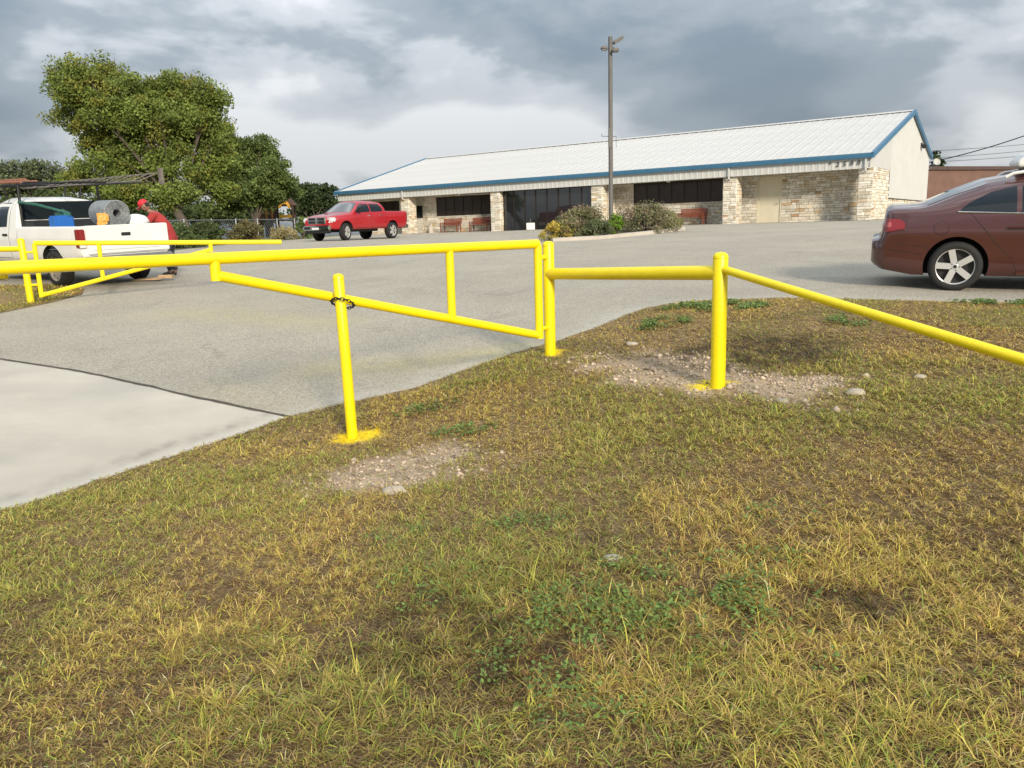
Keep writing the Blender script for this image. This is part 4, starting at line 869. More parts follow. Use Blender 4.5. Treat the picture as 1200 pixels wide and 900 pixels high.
# white work pickup with rack and load
def white_pickup():
    paint = mat('white_truck_paint', (.70, .70, .68), .38, coat=.25, var=.06, vscale=2, dirt=((.45, .40, .33), 3, .60, .35))
    L, ra, fa, rw = 5.5, 1.12, 4.47, .37
    K = dict(L=L, ra=ra, fa=fa, rw=rw, hw=.975, bedz=1.22, bed1=2.42, gap=.075, tw=.24, wi=.14, handle_mat=M_black, mirror_mat=M_black, smooth=.35,
        zs=[(0, .60), (.3, .50), (L - .4, .46), (L, .5)], zb=[(0, 1.17), (2.45, 1.17), (2.7, 1.18), (4.0, 1.15), (5.0, 1.06), (L, .98)],
        zt=[(0, 1.22), (2.50, 1.22), (2.53, 1.5), (2.56, 1.76), (2.85, 1.83), (3.4, 1.84), (3.7, 1.78), (4.25, 1.24), (4.4, 1.20), (5.2, 1.10), (5.42, 1.04), (L, .95)],
        wm=[(0, .95), (.1, .965), (1, .975), (4.8, .975), (5.3, .93), (L, .84)], wb=[(0, .93), (.2, .94), (2.5, .94), (4.2, .93), (5.1, .9), (L, .8)], n=[(0, 14), (2.5, 14), (2.75, 5), (3.6, 4.6), (4.3, 5), (L, 6)], tumble=.24,
        glass=[('door_glass', [(2.95, 1.22), (4.05, 1.20)], [(2.95, 1.72), (3.5, 1.73), (3.7, 1.68), (4.04, 1.28)], 2.95, 4.03)],
        seams=[[(2.47, 1.22), (2.47, .5)], [(2.84, 1.7), (2.84, .58)], [(4.08, 1.15), (4.08, .58)], [(2.84, .56), (4.05, .56)]], handles=[(3.0, 1.05)], mirror=(3.95, 1.2), wind=(4.22, 3.66, (R(34), R(44))), backlight=(2.525, 1.19, .80, 1.73))
    root, S, P, O = pickup('white_pickup', 'white work pickup with loaded bed and overhead rack seen from its tailgate', paint, [mat('dusty_steel_wheel', (.30, .27, .23), .6, metal=.3, var=.3, vscale=6), M_rimdark], 'steel', K)
    m = MB(); m.bevbox((-.05, -.94, .66), (.045, .80, 1.225), .02); tg = P(m.build('tailgate', paint, root, 40)); tg.location = O
    m = MB(); m.bevbox((-.062, -.10, 1.0), (-.04, .10, 1.07), .01); m.build('tailgate_handle', M_black, tg)
    m = MB(); m.bevbox((-.055, -.70, .74), (-.046, .70, .745), .002); m.build('tailgate_crease', M_steel, tg)
    for sy in (1,):
        m = MB(); ys = sorted((sy * .82, sy * .968)); m.bevbox((-.03, ys[0], .80), (.10, ys[1], 1.16), .015); tl = P(m.build('tail_lamp', M_lamp_red, root, 40))
        m = MB(); m.bevbox((-.04, ys[0] + .01, .80), (-.02, ys[1] - .01, .88), .006); m.build('reverse_lens', M_lamp_clear, tl)
    m = MB(); m.bevbox((-.20, -.92, .50), (-.02, .92, .63), .03); bp = P(m.build('rear_bumper', M_steel, root, 40)); m = MB(); m.box((-.207, .30, .52), (-.202, .64, .61)); m.build('number_plate', M_plain, bp)
    m = MB(); m.bevbox((.3, -.55, .36), (5.0, .55, .52), .04); m.bevbox((.95, -.75, .30), (1.2, .75, .44), .04); P(m.build('chassis', M_black, root))
    # rack
    for xx in (.35, 2.36):
        m = MB(); m.tube([(xx, -.86, 1.20), (xx, -.84, 2.06), (xx, -.70, 2.12), (xx, .70, 2.12), (xx, .84, 2.06), (xx, .86, 1.20)], .028, 10) if xx > 2 else m.tube([(xx - .1, -.2, 2.06), (xx - .1, .84, 2.06)], .024, 8); P(m.build('rack_hoop', M_iron, root, 40))
    for yy in (-.84, .84):
        m = MB(); m.tube([(.25, yy, 2.06), (3.9, yy, 2.09)], .012, 8); P(m.build('rack_rail', M_iron, root, 40))
    for yy in (-.84, .84):
        for xx in (3.05, 3.75): m = MB(); m.tube([(xx, yy * .93, 1.80), (xx, yy, 2.08)], .022, 8); P(m.build('rack_leg', M_iron, root, 40))
    m = MB(); m.tube([(3.75, -.84, 2.09), (3.75, .84, 2.09)], .022, 8); P(m.build('rack_crossbar', M_iron, root, 40)); m = MB(); m.tube([(3.05, -.84, 2.09), (3.05, .84, 2.09)], .022, 8); P(m.build('rack_crossbar', M_iron, root, 40))
    p = at(74, 335.5, 16.4); hd = math.atan2(math.cos(R(TRUCK_A)), -math.sin(R(TRUCK_A))); k = (fa - ra) / 2
    cx_ = p.x + math.cos(hd) * k + math.cos(hd - math.pi / 2) * .83; cy_ = p.y + math.sin(hd) * k + math.sin(hd - math.pi / 2) * .83; stand_on_ground(root, cx_, cy_, hd, 3.35, 1.66, R(-.2))
    MW = root.matrix_world @ Matrix.Translation(O)
    # load: each its own thing, laid in the truck's frame
    def put(o): o.matrix_world = MW; return o
    m = MB(); T_ = Matrix.Translation((.10, -.10, 1.44)) @ Matrix.Rotation(R(8), 4, 'Z') @ Matrix.Rotation(R(-90), 4, 'Y') @ Matrix.Rotation(R(180), 4, 'X')
    prof = [(.08, 0)]; 
    for k_ in range(7): prof += [(.085 + k_ * .024, -.0), (.096 + k_ * .024, -.018), (.105 + k_ * .024, 0)]
    prof += [(.262, 0), (.262, .72), (.08, .72), (.08, 0)]
    m.lathe([(a, b_) for a, b_ in prof], 28, mat=Matrix.Translation((.04, .08, 1.45)) @ Matrix.Rotation(R(-6), 4, 'Z') @ Matrix.Rotation(R(90), 4, 'Y'))
    o = put(m.build('wire_roll', mat('wire_mesh_roll', (.30, .32, .33), .55, metal=.45, var=.45, vscale=22, bump=1.0, bscale=90), None, 50)); tag(o, 'grey roll of wire fencing lying in the white pickup bed', 'wire roll')
    m = MB(); m.bevbox((-.015, .33, 1.24), (.012, .52, 1.46), .006, mat=Matrix.Rotation(R(0), 4, 'X')); m.bevbox((-.03, .30, 1.30), (-.016, .44, 1.43), .005); m.bevbox((-.03, .38, 1.23), (-.018, .55, 1.29), .005)
    o = put(m.build('orange_packet', mat('orange_packet_print', (.75, .33, .05), .6, dirt=((.75, .65, .35), 18, .5, .9)), None)); tag(o, 'orange and yellow packet leaning against the wire roll', 'packet')
    m = MB(); m.bevbox((1.85, -.82, .90), (2.38, .86, 1.34), .02); o = put(m.build('toolbox', mat('black_toolbox_paint', (.02, .022, .024), .45), None, 40)); tag(o, 'black toolbox across the bed behind the cab of the white pickup', 'toolbox')
    m = MB(); m.bevbox((.92, .50, .80), (1.22, .88, 1.43), .03); o = put(m.build('blue_tub', mat('blue_plastic', (.02, .13, .46), .45, var=.1), None, 40)); tag(o, 'blue plastic tub in the white pickup bed beside the wire roll', 'tub')
    m = MB(); m.ico((.22, -.42, 1.27), (.16, .26, .15), 3, .06); o = put(m.build('white_sack', M_plain, None, 60)); tag(o, 'white sack on the white pickup bed right of the wire roll', 'sack')
    m = MB()
    for yy in (-.30, .10): m.tube([(-1.0, yy, 2.20 if yy < 0 else 2.05), (3.8, yy, 2.14 if yy < 0 else 2.04)], .014, 8)
    for k_ in range(15): xx = -.92 + k_ * .31; m.tube([(xx, -.30, 2.20 - .06 * (xx + 1.) / 4.8), (xx, .10, 2.05 - .01 * (xx + 1.) / 4.8)], .008, 6)
    m.bevbox((-1.06, -.36, 1.98), (-.98, -.28, 2.30), .01)
    o = put(m.build('ladder', mat('weathered_ladder', (.16, .14, .125), .7, var=.3, vscale=5), None, 40)); tag(o, 'long dark ladder on the white pickup rack overhanging the tailgate', 'ladder')
    m = MB()
    for q, (y0, z0) in enumerate(((.45, 2.15), (.55, 2.155), (.66, 2.15), (.5, 2.20))): m.tube([(2.35 + .12 * q, y0, z0), (5.0 + .1 * q, y0 - .03, z0 + .02)], .026, 8)
    o = put(m.build('rusty_pipes', mat('rusty_steel', (.28, .12, .07), .8, var=.3, vscale=6), None, 40)); tag(o, 'bundle of rusty pipes tied on the front of the pickup rack', 'pipes')
    m = MB(); m.tube([(2.30, .90, 1.72), (1.75, .80, 1.66), (1.05, .62, 1.50), (.95, .60, 1.30)], .03, 8); m.ico((1.25, .55, 1.42), (.30, .10, .12), 2, .25)
    o = put(m.build('green_tarp', mat('green_tarp_cloth', (.02, .10, .075), .7, var=.3, vscale=6), None, 60)); tag(o, 'dark green rolled tarp hung behind the cab of the white pickup', 'tarp')
    return MW
TRUCK_A = 55.0
TRUCK_MW = white_pickup()
# ------------------------------------------------------------------ grass
def leaf_material(name, rough=.7, transl=.3):
    m = mat(name, attr=True, rough=rough, spec=.25); t = m.node_tree; b = t.nodes['Principled BSDF']; o = t.nodes['Material Output']
    tr = t.nodes.new('ShaderNodeBsdfTranslucent'); t.links.new(b.inputs['Base Color'].links[0].from_socket, tr.inputs['Color'])
    mx = t.nodes.new('ShaderNodeMixShader'); mx.inputs[0].default_value = transl; t.links.new(b.outputs[0], mx.inputs[1]); t.links.new(tr.outputs[0], mx.inputs[2]); t.links.new(mx.outputs[0], o.inputs['Surface']); return m
M_blade = leaf_material('grass_blade', .65, .3)
M_leaf = leaf_material('tree_leaf', .6, .28)
def raw_mesh(name, V, F4, F3, C, material):
    """numpy arrays to a mesh (quads then triangles) with point colours"""
    me = bpy.data.meshes.new(name); nv = len(V); n4 = len(F4); n3 = len(F3); me.vertices.add(nv); me.vertices.foreach_set('co', V.astype('f').ravel())
    me.loops.add(n4 * 4 + n3 * 3); me.loops.foreach_set('vertex_index', np.r_[F4.ravel(), F3.ravel()].astype('i')); me.polygons.add(n4 + n3)
    me.polygons.foreach_set('loop_start', np.r_[np.arange(n4) * 4, n4 * 4 + np.arange(n3) * 3].astype('i'))
    me.update(calc_edges=True); a = me.attributes.new('Col', 'FLOAT_COLOR', 'POINT'); a.data.foreach_set('color', np.c_[C, np.ones(nv)].astype('f').ravel()); me.materials.append(material); me.validate(); return me
def smooth01(v, a, b): t = np.clip((v - a) / (b - a), 0, 1); return t * t * (3 - 2 * t)
WEEDS = [(.45, 3.02, .50, .26, 1.0), (.83, 3.0, .40, .22, 1.0), (.12, 2.62, .30, .22, .5), (.07, 3.99, .22, .12, .8), (1.33, 3.79, .22, .12, .8), (-.52, 3.95, .28, .12, .6), (-.35, 3.3, .30, .2, .35), (1.67, 8.73, .36, .26, 1.), (2.63, 9.35, .42, .26, .8), (2.35, 9.75, .5, .2, .8), (3.55, 8.0, .36, .22, .6), (5.45, 8.85, .55, .16, 1.2), (-.40, 6.05, .25, .14, .6), (.85, 2.55, .28, .18, .4), (-.75, 6.9, .3, .12, .4), (1.1, 3.3, .2, .14, .5), (.2, 2.3, .2, .12, .4), (.62, 3.35, .3, .14, .5)]
def grass(name, label, poly, specs, seed, green_bias=0.0):
    rng = np.random.default_rng(seed); X = []; Yl = []
    for (x0, x1, y0, y1, dens) in specs:
        n = int((x1 - x0) * (y1 - y0) * dens); X.append(rng.uniform(x0, x1, n)); Yl.append(rng.uniform(y0, y1, n))
    x = np.concatenate(X); y = np.concatenate(Yl)
    # tufts: pull blades together
    cell = .085; jx = np.floor(x / cell); jy = np.floor(y / cell); hx = (np.sin(jx * 127.1 + jy * 311.7) * 43758.5453) % 1; hy = (np.sin(jx * 269.5 + jy * 183.3) * 43758.5453) % 1
    pull = rng.uniform(0, .75, len(x)); x = x + (((jx + hx) * cell) - x) * pull; y = y + (((jy + hy) * cell) - y) * pull
    ok = inside(x, y, poly); g = patch_gravel(x, y); d = patch_dark(x, y); ok &= rng.random(len(x)) > np.maximum(g * .95, d * .5); bare = fbm(x + 31, y + 7, .20, 3); ok &= rng.random(len(x)) > smooth01(bare, .61, .72) * .75 * (y < 5)
    # keep the view cone with a margin
    ok &= (np.abs(x) < .95 * y + 1.2); x, y, d = x[ok], y[ok], d[ok]; n = len(x)
    dist = np.hypot(x, y); patch = fbm(x, y, 1.3, 4); p2 = fbm(x + 40, y + 13, .45, 3); p3 = fbm(x - 20, y + 55, 2.2, 3)
    edge = np.minimum(dist_line(x, y, EDGE_CON), dist_line(x, y, EDGE_LOT))
    green = smooth01(patch + .30 * (p2 - .5) + .32 * (1 - np.clip(dist_line(x, y, EDGE_CON) / .9, 0, 1)) + green_bias, .41, .65); brown = smooth01(.55 * p3 + .45 * p2 + .12 * (d > .1) + .05 * (x > 1.0) * (y > 4), .50, .63)
    brown = brown * (1 - .6 * smooth01(y, 3.4, 4.4)); brown = np.maximum(brown, .75 * smooth01(1 - np.hypot((x - 2.6) / 2.0, (y - 7.7) / 1.4), 0, .5)); brown = np.maximum(brown, .5 * smooth01(1 - np.hypot((x - .1) / 1.1, (y - 3.3) / .8), 0, .6))
    r = rng.random(n)
    straw = np.array([.66, .50, .150]); yg = np.array([.52, .46, .080]); gr = np.array([.24, .34, .060]); br = np.array([.34, .195, .085]); pale = np.array([.66, .56, .30])
    C = np.where((r < .34)[:, None], yg, straw); C = np.where(((r > .36) & (r < .36 + .30 * green))[:, None], gr, C); C = np.where(((r > .30 - .12 * green) & (r < .36) | (r > 1 - .50 * brown))[:, None], br, C); C = np.where(((r > .70) & (r < .74))[:, None], pale, C); C = np.where((rng.random(n) < .20)[:, None], br * 1.25, C)
    C = C * (1 - .25 * green[:, None]) + .25 * green[:, None] * gr * 1.2; C = C * rng.uniform(.62, 1.45, n)[:, None]; C = C * (1 - .55 * d[:, None]) 
    yl = patch_yellow(x, y) > 0; C[yl] = np.array([.85, .64, .01])
    tall = .80 + .65 * smooth01(fbm(x + 5, y - 3, .55, 3), .45, .68) + .35 * green; ln = rng.gamma(6, 1 / 6, n) * .045 * tall * (1 - .35 * brown); ln = np.where(r < .03, ln * 1.8, ln); ln[yl] *= .55; ln *= 1 - .34 * smooth01(y, 3.2, 4.6)
    ln *= (.55 + .45 * np.clip(edge / .25, 0, 1)) * (1 if poly is LAWN else 1.5)
    wd = rng.uniform(.0010, .0024, n) * np.clip(dist / 4.2, 1, 1.9) * (1 if poly is LAWN else 1.9); th = rng.uniform(0, 2 * math.pi, n); lean = np.clip(rng.normal(1.08, .30, n), .15, 1.50) + .12 * brown; flat_ = rng.random(n) < .40; lean = np.where(flat_, rng.uniform(1.35, 1.62, n), lean)
    base = np.c_[x, y, lawn_z(x, y) - .006 + np.where(flat_, rng.uniform(.004, .030, n), 0) if poly is LAWN else gz(x, y) + .02]
    dv = np.c_[np.cos(th), np.sin(th)]; sd = np.c_[-np.sin(th), np.cos(th), np.zeros(n)] * wd[:, None]; tw = rng.normal(0, .5, n); sd = np.c_[sd[:, 0] * np.cos(tw) - sd[:, 1] * np.sin(tw), sd[:, 0] * np.sin(tw) + sd[:, 1] * np.cos(tw), sd[:, 2]]
    m1 = base + np.c_[dv * (ln * .5 * np.sin(lean * .7))[:, None], ln * .5 * np.cos(lean * .7)]; l2 = np.minimum(lean * 1.16, 1.66); tip = m1 + np.c_[dv * (ln * .5 * np.sin(l2))[:, None], ln * .5 * np.cos(l2)]
    V = np.stack([base - sd, base + sd, m1 - sd * .8, m1 + sd * .8, tip], 1).reshape(-1, 3); k = np.arange(n)[:, None] * 5; F4 = k + np.array([0, 1, 3, 2]); F3 = k + np.array([2, 3, 4])
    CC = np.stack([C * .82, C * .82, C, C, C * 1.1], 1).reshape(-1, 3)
    o = mesh_object(name, raw_mesh(name, V, F4, F3, CC, M_blade)); tag(o, label, 'grass', kind='stuff'); return o
grass('lawn_grass', 'patchy dry yellow and green grass covering the foreground lawn', LAWN, [(-3.0, 2.8, 1.8, 3.6, 17000), (-4.2, 4.6, 3.6, 5.6, 11500), (-4, 6.5, 5.6, 7.6, 7500), (-3, 8, 7.6, 10.6, 4600)], 11)
grass('verge_grass', 'dry grass around the far yellow gate post', LEFTLAWN, [(-14, -8, 11, 18.2, 1500)], 12, -.08)
def thatch():
    rng = np.random.default_rng(77); X = []; Yl = []
    for (x0, x1, y0, y1, dens) in [(-3.0, 2.8, 1.8, 3.6, 7000), (-4.2, 4.6, 3.6, 5.6, 4200), (-4, 6.5, 5.6, 7.6, 2400), (-3, 8, 7.6, 10.6, 1200)]:
        n = int((x1 - x0) * (y1 - y0) * dens); X.append(rng.uniform(x0, x1, n)); Yl.append(rng.uniform(y0, y1, n))
    x = np.concatenate(X); y = np.concatenate(Yl); ok = inside(x, y, LAWN) & (np.abs(x) < .95 * y + 1.2) & (rng.random(len(x)) > patch_gravel(x, y) * .9) & (patch_yellow(x, y) == 0); x, y = x[ok], y[ok]; n = len(x); dist = np.hypot(x, y)
    ln = rng.uniform(.012, .040, n); th = rng.uniform(0, 6.283, n); wd = rng.uniform(.0009, .0022, n) * np.clip(dist / 3.2, 1, 2.6); u = np.c_[np.cos(th), np.sin(th), rng.normal(0, .16, n)] * ln[:, None]; v = np.c_[-np.sin(th), np.cos(th), np.zeros(n)] * wd[:, None]; p = np.c_[x, y, lawn_z(x, y) + rng.uniform(.003, .016, n)]
    V = np.stack([p - u - v, p - u + v, p + u + v * .4, p + u - v * .4], 1).reshape(-1, 3); r = rng.random(n)[:, None]; d = patch_dark(x, y)[:, None]; c = np.where(r < .45, np.array([.25, .155, .075]), np.where(r < .75, np.array([.46, .34, .16]), np.array([.13, .075, .04]))) * (rng.uniform(.6, 1.2, n) * (1 + .35 * smooth01(y, 3.4, 4.6)))[:, None] * (1 - .6 * d)
    o = mesh_object('thatch', raw_mesh('thatch', V, np.arange(len(V)).reshape(-1, 4), np.zeros((0, 3), int), np.repeat(c, 4, 0), M_blade)); tag(o, 'matted brown dead clippings lying between the grass', 'thatch', kind='stuff')
thatch()
# broad-leaved weeds
def weeds():
    rng = np.random.default_rng(5); V = []; C = []; 
    for (cx_, cy_, rx, ry, k) in WEEDS:
        n = int(1050 * k * (rx * ry) / .06) ; n = min(n, 2600); a = rng.uniform(0, 2 * math.pi, n); q = np.sqrt(rng.random(n)); x = cx_ + rx * q * np.cos(a) + rng.normal(0, .03, n); y = cy_ + ry * q * np.sin(a) + rng.normal(0, .02, n)
        keep = fbm(x, y, .13, 2) > .44; x, y = x[keep], y[keep]; n = len(x); z = lawn_z(x, y) + rng.uniform(.012, .060, n); s = rng.uniform(.005, .012, n) * (1 if cy_ < 5 else 1.7); th = rng.uniform(0, 6.28, n); tilt = rng.normal(0, .35, n)
        u = np.c_[np.cos(th), np.sin(th), np.sin(tilt)] * s[:, None]; v = np.c_[-np.sin(th), np.cos(th), rng.normal(0, .3, n)] * (s * .72)[:, None]; p = np.c_[x, y, z]
        V.append(np.stack([p - u, p + v, p + u, p - v], 1).reshape(-1, 3)); c = np.array([.165, .25, .070]) * rng.uniform(.55, 1.35, n)[:, None] * np.array([1, 1, .9]); C.append(np.repeat(c, 4, 0))
    V = np.concatenate(V); C = np.concatenate(C); F = np.arange(len(V)).reshape(-1, 4); o = mesh_object('weeds', raw_mesh('weeds', V, F, np.zeros((0, 3), int), C, M_leaf)); tag(o, 'low green clover-like weeds scattered through the dry lawn', 'weeds', kind='stuff')
weeds()
# loose gravel in the bare patches
def gravel():
    rng = np.random.default_rng(21); x = rng.uniform(-2, 3.4, 26000); y = rng.uniform(4.6, 8.8, 26000); g = patch_gravel(x, y); ok = (rng.random(26000) < g * .7) & inside(x, y, LAWN); x, y = x[ok], y[ok]; n = len(x)
    s = rng.gamma(1.7, .0032, n) + .003; s = np.where(rng.random(n) < .05, s * 2.0, s); s = np.minimum(s, .036); z = lawn_z(x, y) + s * .25
    D = np.array([(1, 0, 0), (-1, 0, 0), (0, 1, 0), (0, -1, 0), (0, 0, 1), (0, 0, -1)], float); th = rng.uniform(0, 6.28, n); V = D[None] * (s[:, None] * rng.uniform(.7, 1.5, (n, 6)))[..., None]
    cs, sn = np.cos(th)[:, None], np.sin(th)[:, None]; V = np.stack([V[..., 0] * cs - V[..., 1] * sn, V[..., 0] * sn + V[..., 1] * cs, V[..., 2] * .7], -1) + np.c_[x, y, z][:, None]; F = np.array([(0, 2, 4), (2, 1, 4), (1, 3, 4), (3, 0, 4), (2, 0, 5), (1, 2, 5), (3, 1, 5), (0, 3, 5)])
    c = np.array([.45, .36, .27]) * rng.uniform(.55, 1.35, n)[:, None]; c = np.minimum(c, .62)
    me = raw_mesh('gravel', V.reshape(-1, 3), np.zeros((0, 4), int), (np.arange(n)[:, None, None] * 6 + F[None]).reshape(-1, 3), np.repeat(c, 6, 0), mat('gravel_stone', attr=True, rough=.9)); o = mesh_object('gravel', me); tag(o, 'loose pale gravel in the bare patches by the posts', 'gravel', kind='stuff')
gravel()
for (px, py, d, s, lab) in ((718, 657, 3.72, .035, 'pale flat stone lying among the dry grass of the foreground lawn'), (1003, 460, 5.72, .055, 'whitish angular stone right of the gravel patch by the thick post'), (917, 466, 5.72, .04, 'white round stone at the front of the gravel patch'), (740, 413, 8.0, .045, 'white stone in the gravel behind the level rail'), (462, 574, 4.98, .06, 'flat pale stone at the front of the gravel below the thin post'), (1078, 443, 6.0, .035, 'small white stone in the grass right of the gravel patch')):
    p = at(px, py, d); m = MB(); m.ico((0, 0, s * .25), (s * 1.4, s, s * .6), 2, .16, rng=random.Random(px)); o = m.build('stone', mat('pale_stone', (.36, .315, .25), .9, var=.2, vscale=20), None, 50); o.location = (p.x, p.y, float(lawn_z(np.array([p.x]), np.array([p.y]))[0])); tag(o, lab, 'stone', 'loose stones')

# ------------------------------------------------------------------ trees and shrubs
def foliage(name, parent, clumps, nleaf, size, base, seed, spread=.45, flat=.7, var=.35, aspect=.6):
    """leaf quads gathered in clumps spread through the crown's volume"""
    rng = np.random.default_rng(seed); V = []; C = []
    for (c, r_, tint) in clumps:
        n = nleaf; p = rng.normal(0, 1, (n, 3)); p /= np.linalg.norm(p, axis=1)[:, None]; p *= (rng.random(n) ** .5)[:, None] * r_ * np.array([1, 1, flat]); p += np.array(c)
        s = size * rng.uniform(.6, 1.35, n); a = rng.normal(0, 1, (n, 3)); a /= np.linalg.norm(a, axis=1)[:, None]; b = np.cross(a, rng.normal(0, 1, (n, 3))); b /= np.linalg.norm(b, axis=1)[:, None] + 1e-9
        u = a * s[:, None]; v = b * (s * aspect)[:, None]; V.append(np.stack([p - u, p + v, p + u, p - v], 1).reshape(-1, 3)); C.append(np.repeat(np.array(tint) * rng.uniform(1 - var, 1 + var, n)[:, None], 4, 0))
    V = np.concatenate(V); C = np.concatenate(C); me = raw_mesh(name, V, np.arange(len(V)).reshape(-1, 4), np.zeros((0, 3), int), C, M_leaf); o = mesh_object(name, me, parent); return o
M_bark = mat('bark', (.085, .068, .052), .95, var=.35, vscale=5, bump=.8, bscale=12)
def tree(name, label, base, blobs, trunk_r, nclump, nleaf, size, tint, seed, clump_r=.75, group=None, tvar=.3, limbs=True, fork=.28, warm=None):
    """blobs: (centre, radii) of crown lobes in world space"""
    base = Vector(base); root = empty(name, base); tag(root, label, 'tree', group); rng = np.random.default_rng(seed); cl = []; vol = np.array([b[1][0] * b[1][1] * b[1][2] for b in blobs]); vol = vol ** .8
    for k in range(nclump):
        c, r_ = blobs[rng.choice(len(blobs), p=vol / vol.sum())]; p = rng.normal(0, 1, 3); p /= np.linalg.norm(p); q = rng.random() ** .38; pos = Vector(c) + Vector((p[0] * r_[0] * q, p[1] * r_[1] * q, p[2] * r_[2] * q)) - base
        t = np.array(tint) * (1 + rng.uniform(-tvar, tvar)) 
        if warm is not None and rng.random() < .24: t = t * .5 + np.array(warm) * .5
        cl.append((tuple(pos), clump_r * rng.uniform(.55, 1.25), t))
    foliage('crown', root, cl, nleaf, size, tint, seed + 1)
    top = sum((Vector(b[0]) for b in blobs), Vector()) / len(blobs) - base; m = MB(); fk = Vector((top.x * fork, top.y * fork, top.z * fork))
    m.tube([(0, 0, -.2), (fk.x * .3, fk.y * .3, fk.z * .5), tuple(fk)], [trunk_r * 1.25, trunk_r, trunk_r * .85], 10)
    for (c, r_) in blobs:
        e0 = Vector(c) - base; e = fk.lerp(e0, .72); mid = fk.lerp(e, .5) + Vector((rng.uniform(-.2, .2), rng.uniform(-.2, .2), rng.uniform(0, .3))); m.tube([tuple(fk), tuple(mid), tuple(e)], [trunk_r * .36, trunk_r * .20, trunk_r * .06], 7)
        for q in range(3):
            t2 = e0 + Vector(rng.normal(0, .33, 3)) * r_[0]; m.tube([tuple(mid.lerp(e, .5)), tuple((e + t2) / 2 + Vector((0, 0, .1))), tuple(t2)], [trunk_r * .16, trunk_r * .10, trunk_r * .04], 5)
    m.build('trunk', M_bark, root, 60); return root
def px_blobs(lst, d, dz=0.0, seed=0):
    rr = random.Random(seed); o = []
    for (px, py, rx, ry) in lst: dd = d + rr.uniform(-1.3, 1.3); k = dd / FPX; p = at(px, py, dd); o.append((p, (rx * k, max(rx, ry) * k * .95, ry * k)))
    return o
def on_ground(px, d, py=277): p = at(px, py, d); return (p.x, p.y, float(gz(p.x, p.y)))
oak = [(92, 100, 32, 26), (128, 92, 26, 20), (82, 135, 24, 22), (125, 135, 38, 26), (172, 118, 34, 24), (215, 108, 32, 20), (244, 112, 18, 18), (232, 146, 32, 24), (150, 112, 30, 22), (190, 138, 40, 26), (256, 162, 18, 28), (182, 158, 40, 26), (130, 168, 32, 20), (112, 200, 26, 18), (88, 214, 20, 12), (160, 200, 34, 20), (205, 196, 30, 22), (245, 188, 26, 24), (250, 220, 24, 18), (205, 228, 30, 14), (150, 226, 34, 14)]
tree('oak_tree', 'large spreading green oak behind the white pickup', on_ground(222, 41), px_blobs(oak, 43, seed=1), .26, 900, 160, .075, (.165, .215, .048), 31, .70, 'trees behind the chain-link fence', warm=(.27, .235, .045))
tr2 = [(300, 178, 26, 18), (285, 200, 24, 20), (322, 205, 22, 18), (305, 226, 30, 16), (275, 232, 20, 14), (335, 222, 14, 12), (262, 205, 14, 18)]
tree('oak_tree', 'smaller rounded dark green tree right of the large oak', on_ground(301, 50), px_blobs(tr2, 52, seed=2), .20, 360, 140, .085, (.115, .160, .044), 32, .60, 'trees behind the chain-link fence')
tr3 = [(362, 228, 18, 12), (375, 240, 22, 12), (352, 244, 14, 12), (392, 246, 16, 12), (384, 224, 8, 6)]
tree('dark_tree', 'dark green tree between the playhouse and the building corner', on_ground(368, 78), px_blobs(tr3, 82, seed=3), .2, 200, 75, .17, (.045, .068, .024), 33, .75, 'trees behind the chain-link fence')
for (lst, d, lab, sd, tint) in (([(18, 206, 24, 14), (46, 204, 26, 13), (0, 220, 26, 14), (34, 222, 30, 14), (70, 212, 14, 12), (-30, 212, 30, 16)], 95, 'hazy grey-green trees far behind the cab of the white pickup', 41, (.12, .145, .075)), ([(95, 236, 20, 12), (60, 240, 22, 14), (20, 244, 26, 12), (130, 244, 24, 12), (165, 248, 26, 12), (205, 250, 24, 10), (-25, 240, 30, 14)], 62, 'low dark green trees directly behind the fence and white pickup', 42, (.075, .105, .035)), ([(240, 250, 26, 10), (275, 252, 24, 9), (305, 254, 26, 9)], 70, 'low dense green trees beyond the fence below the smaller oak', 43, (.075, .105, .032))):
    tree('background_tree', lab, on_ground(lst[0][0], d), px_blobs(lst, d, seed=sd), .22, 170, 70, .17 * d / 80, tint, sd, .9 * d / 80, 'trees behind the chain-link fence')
tree('background_tree', 'small leafy tree peeking past the far gable corner', on_ground(1100, 62, 262), px_blobs([(1099, 192, 5, 9), (1100, 210, 8, 12), (1097, 228, 8, 14), (1095, 182, 3, 5)], 62, seed=9), .12, 45, 60, .12, (.05, .075, .025), 44, .45)
def shrub(label, px, py0, d, rx, h, tint, seed, nclump=40, nleaf=90, size=.05, spiky=0.0, group='shrubs', name='shrub', warm=None):
    p = at(px, py0, d); z = float(gz(p.x, p.y)); root = empty(name, (p.x, p.y, z)); tag(root, label, 'shrub', group); rng = np.random.default_rng(seed); cl = []
    for k in range(nclump):
        a = rng.uniform(0, 2 * math.pi); q = rng.random() ** .5; e = rng.random() ** .7; pr = math.sqrt(max(0, 1 - (max(e - .25, 0) / .78) ** 2)); t = np.array(tint) * rng.uniform(.7, 1.3)
        if warm is not None and rng.random() < .35: t = np.array(warm) * rng.uniform(.8, 1.2)
        cl.append(((rx * q * pr * math.cos(a), rx * .8 * q * pr * math.sin(a), .05 + e * (h - .1) * rng.uniform(.8, 1.08)), rx * .26 * rng.uniform(.6, 1.2), t))
    foliage('crown', root, cl, nleaf, size, tint, seed, flat=.85 + spiky, aspect=.5 if not spiky else .25); m = MB()
    for k in range(7): a = k * .9; m.tube([(0, 0, -.05), (rx * .3 * math.cos(a), rx * .3 * math.sin(a), h * .4), (rx * .5 * math.cos(a), rx * .5 * math.sin(a), h * .75)], [.03, .02, .008], 5)
    m.build('stem', M_bark, root); return root
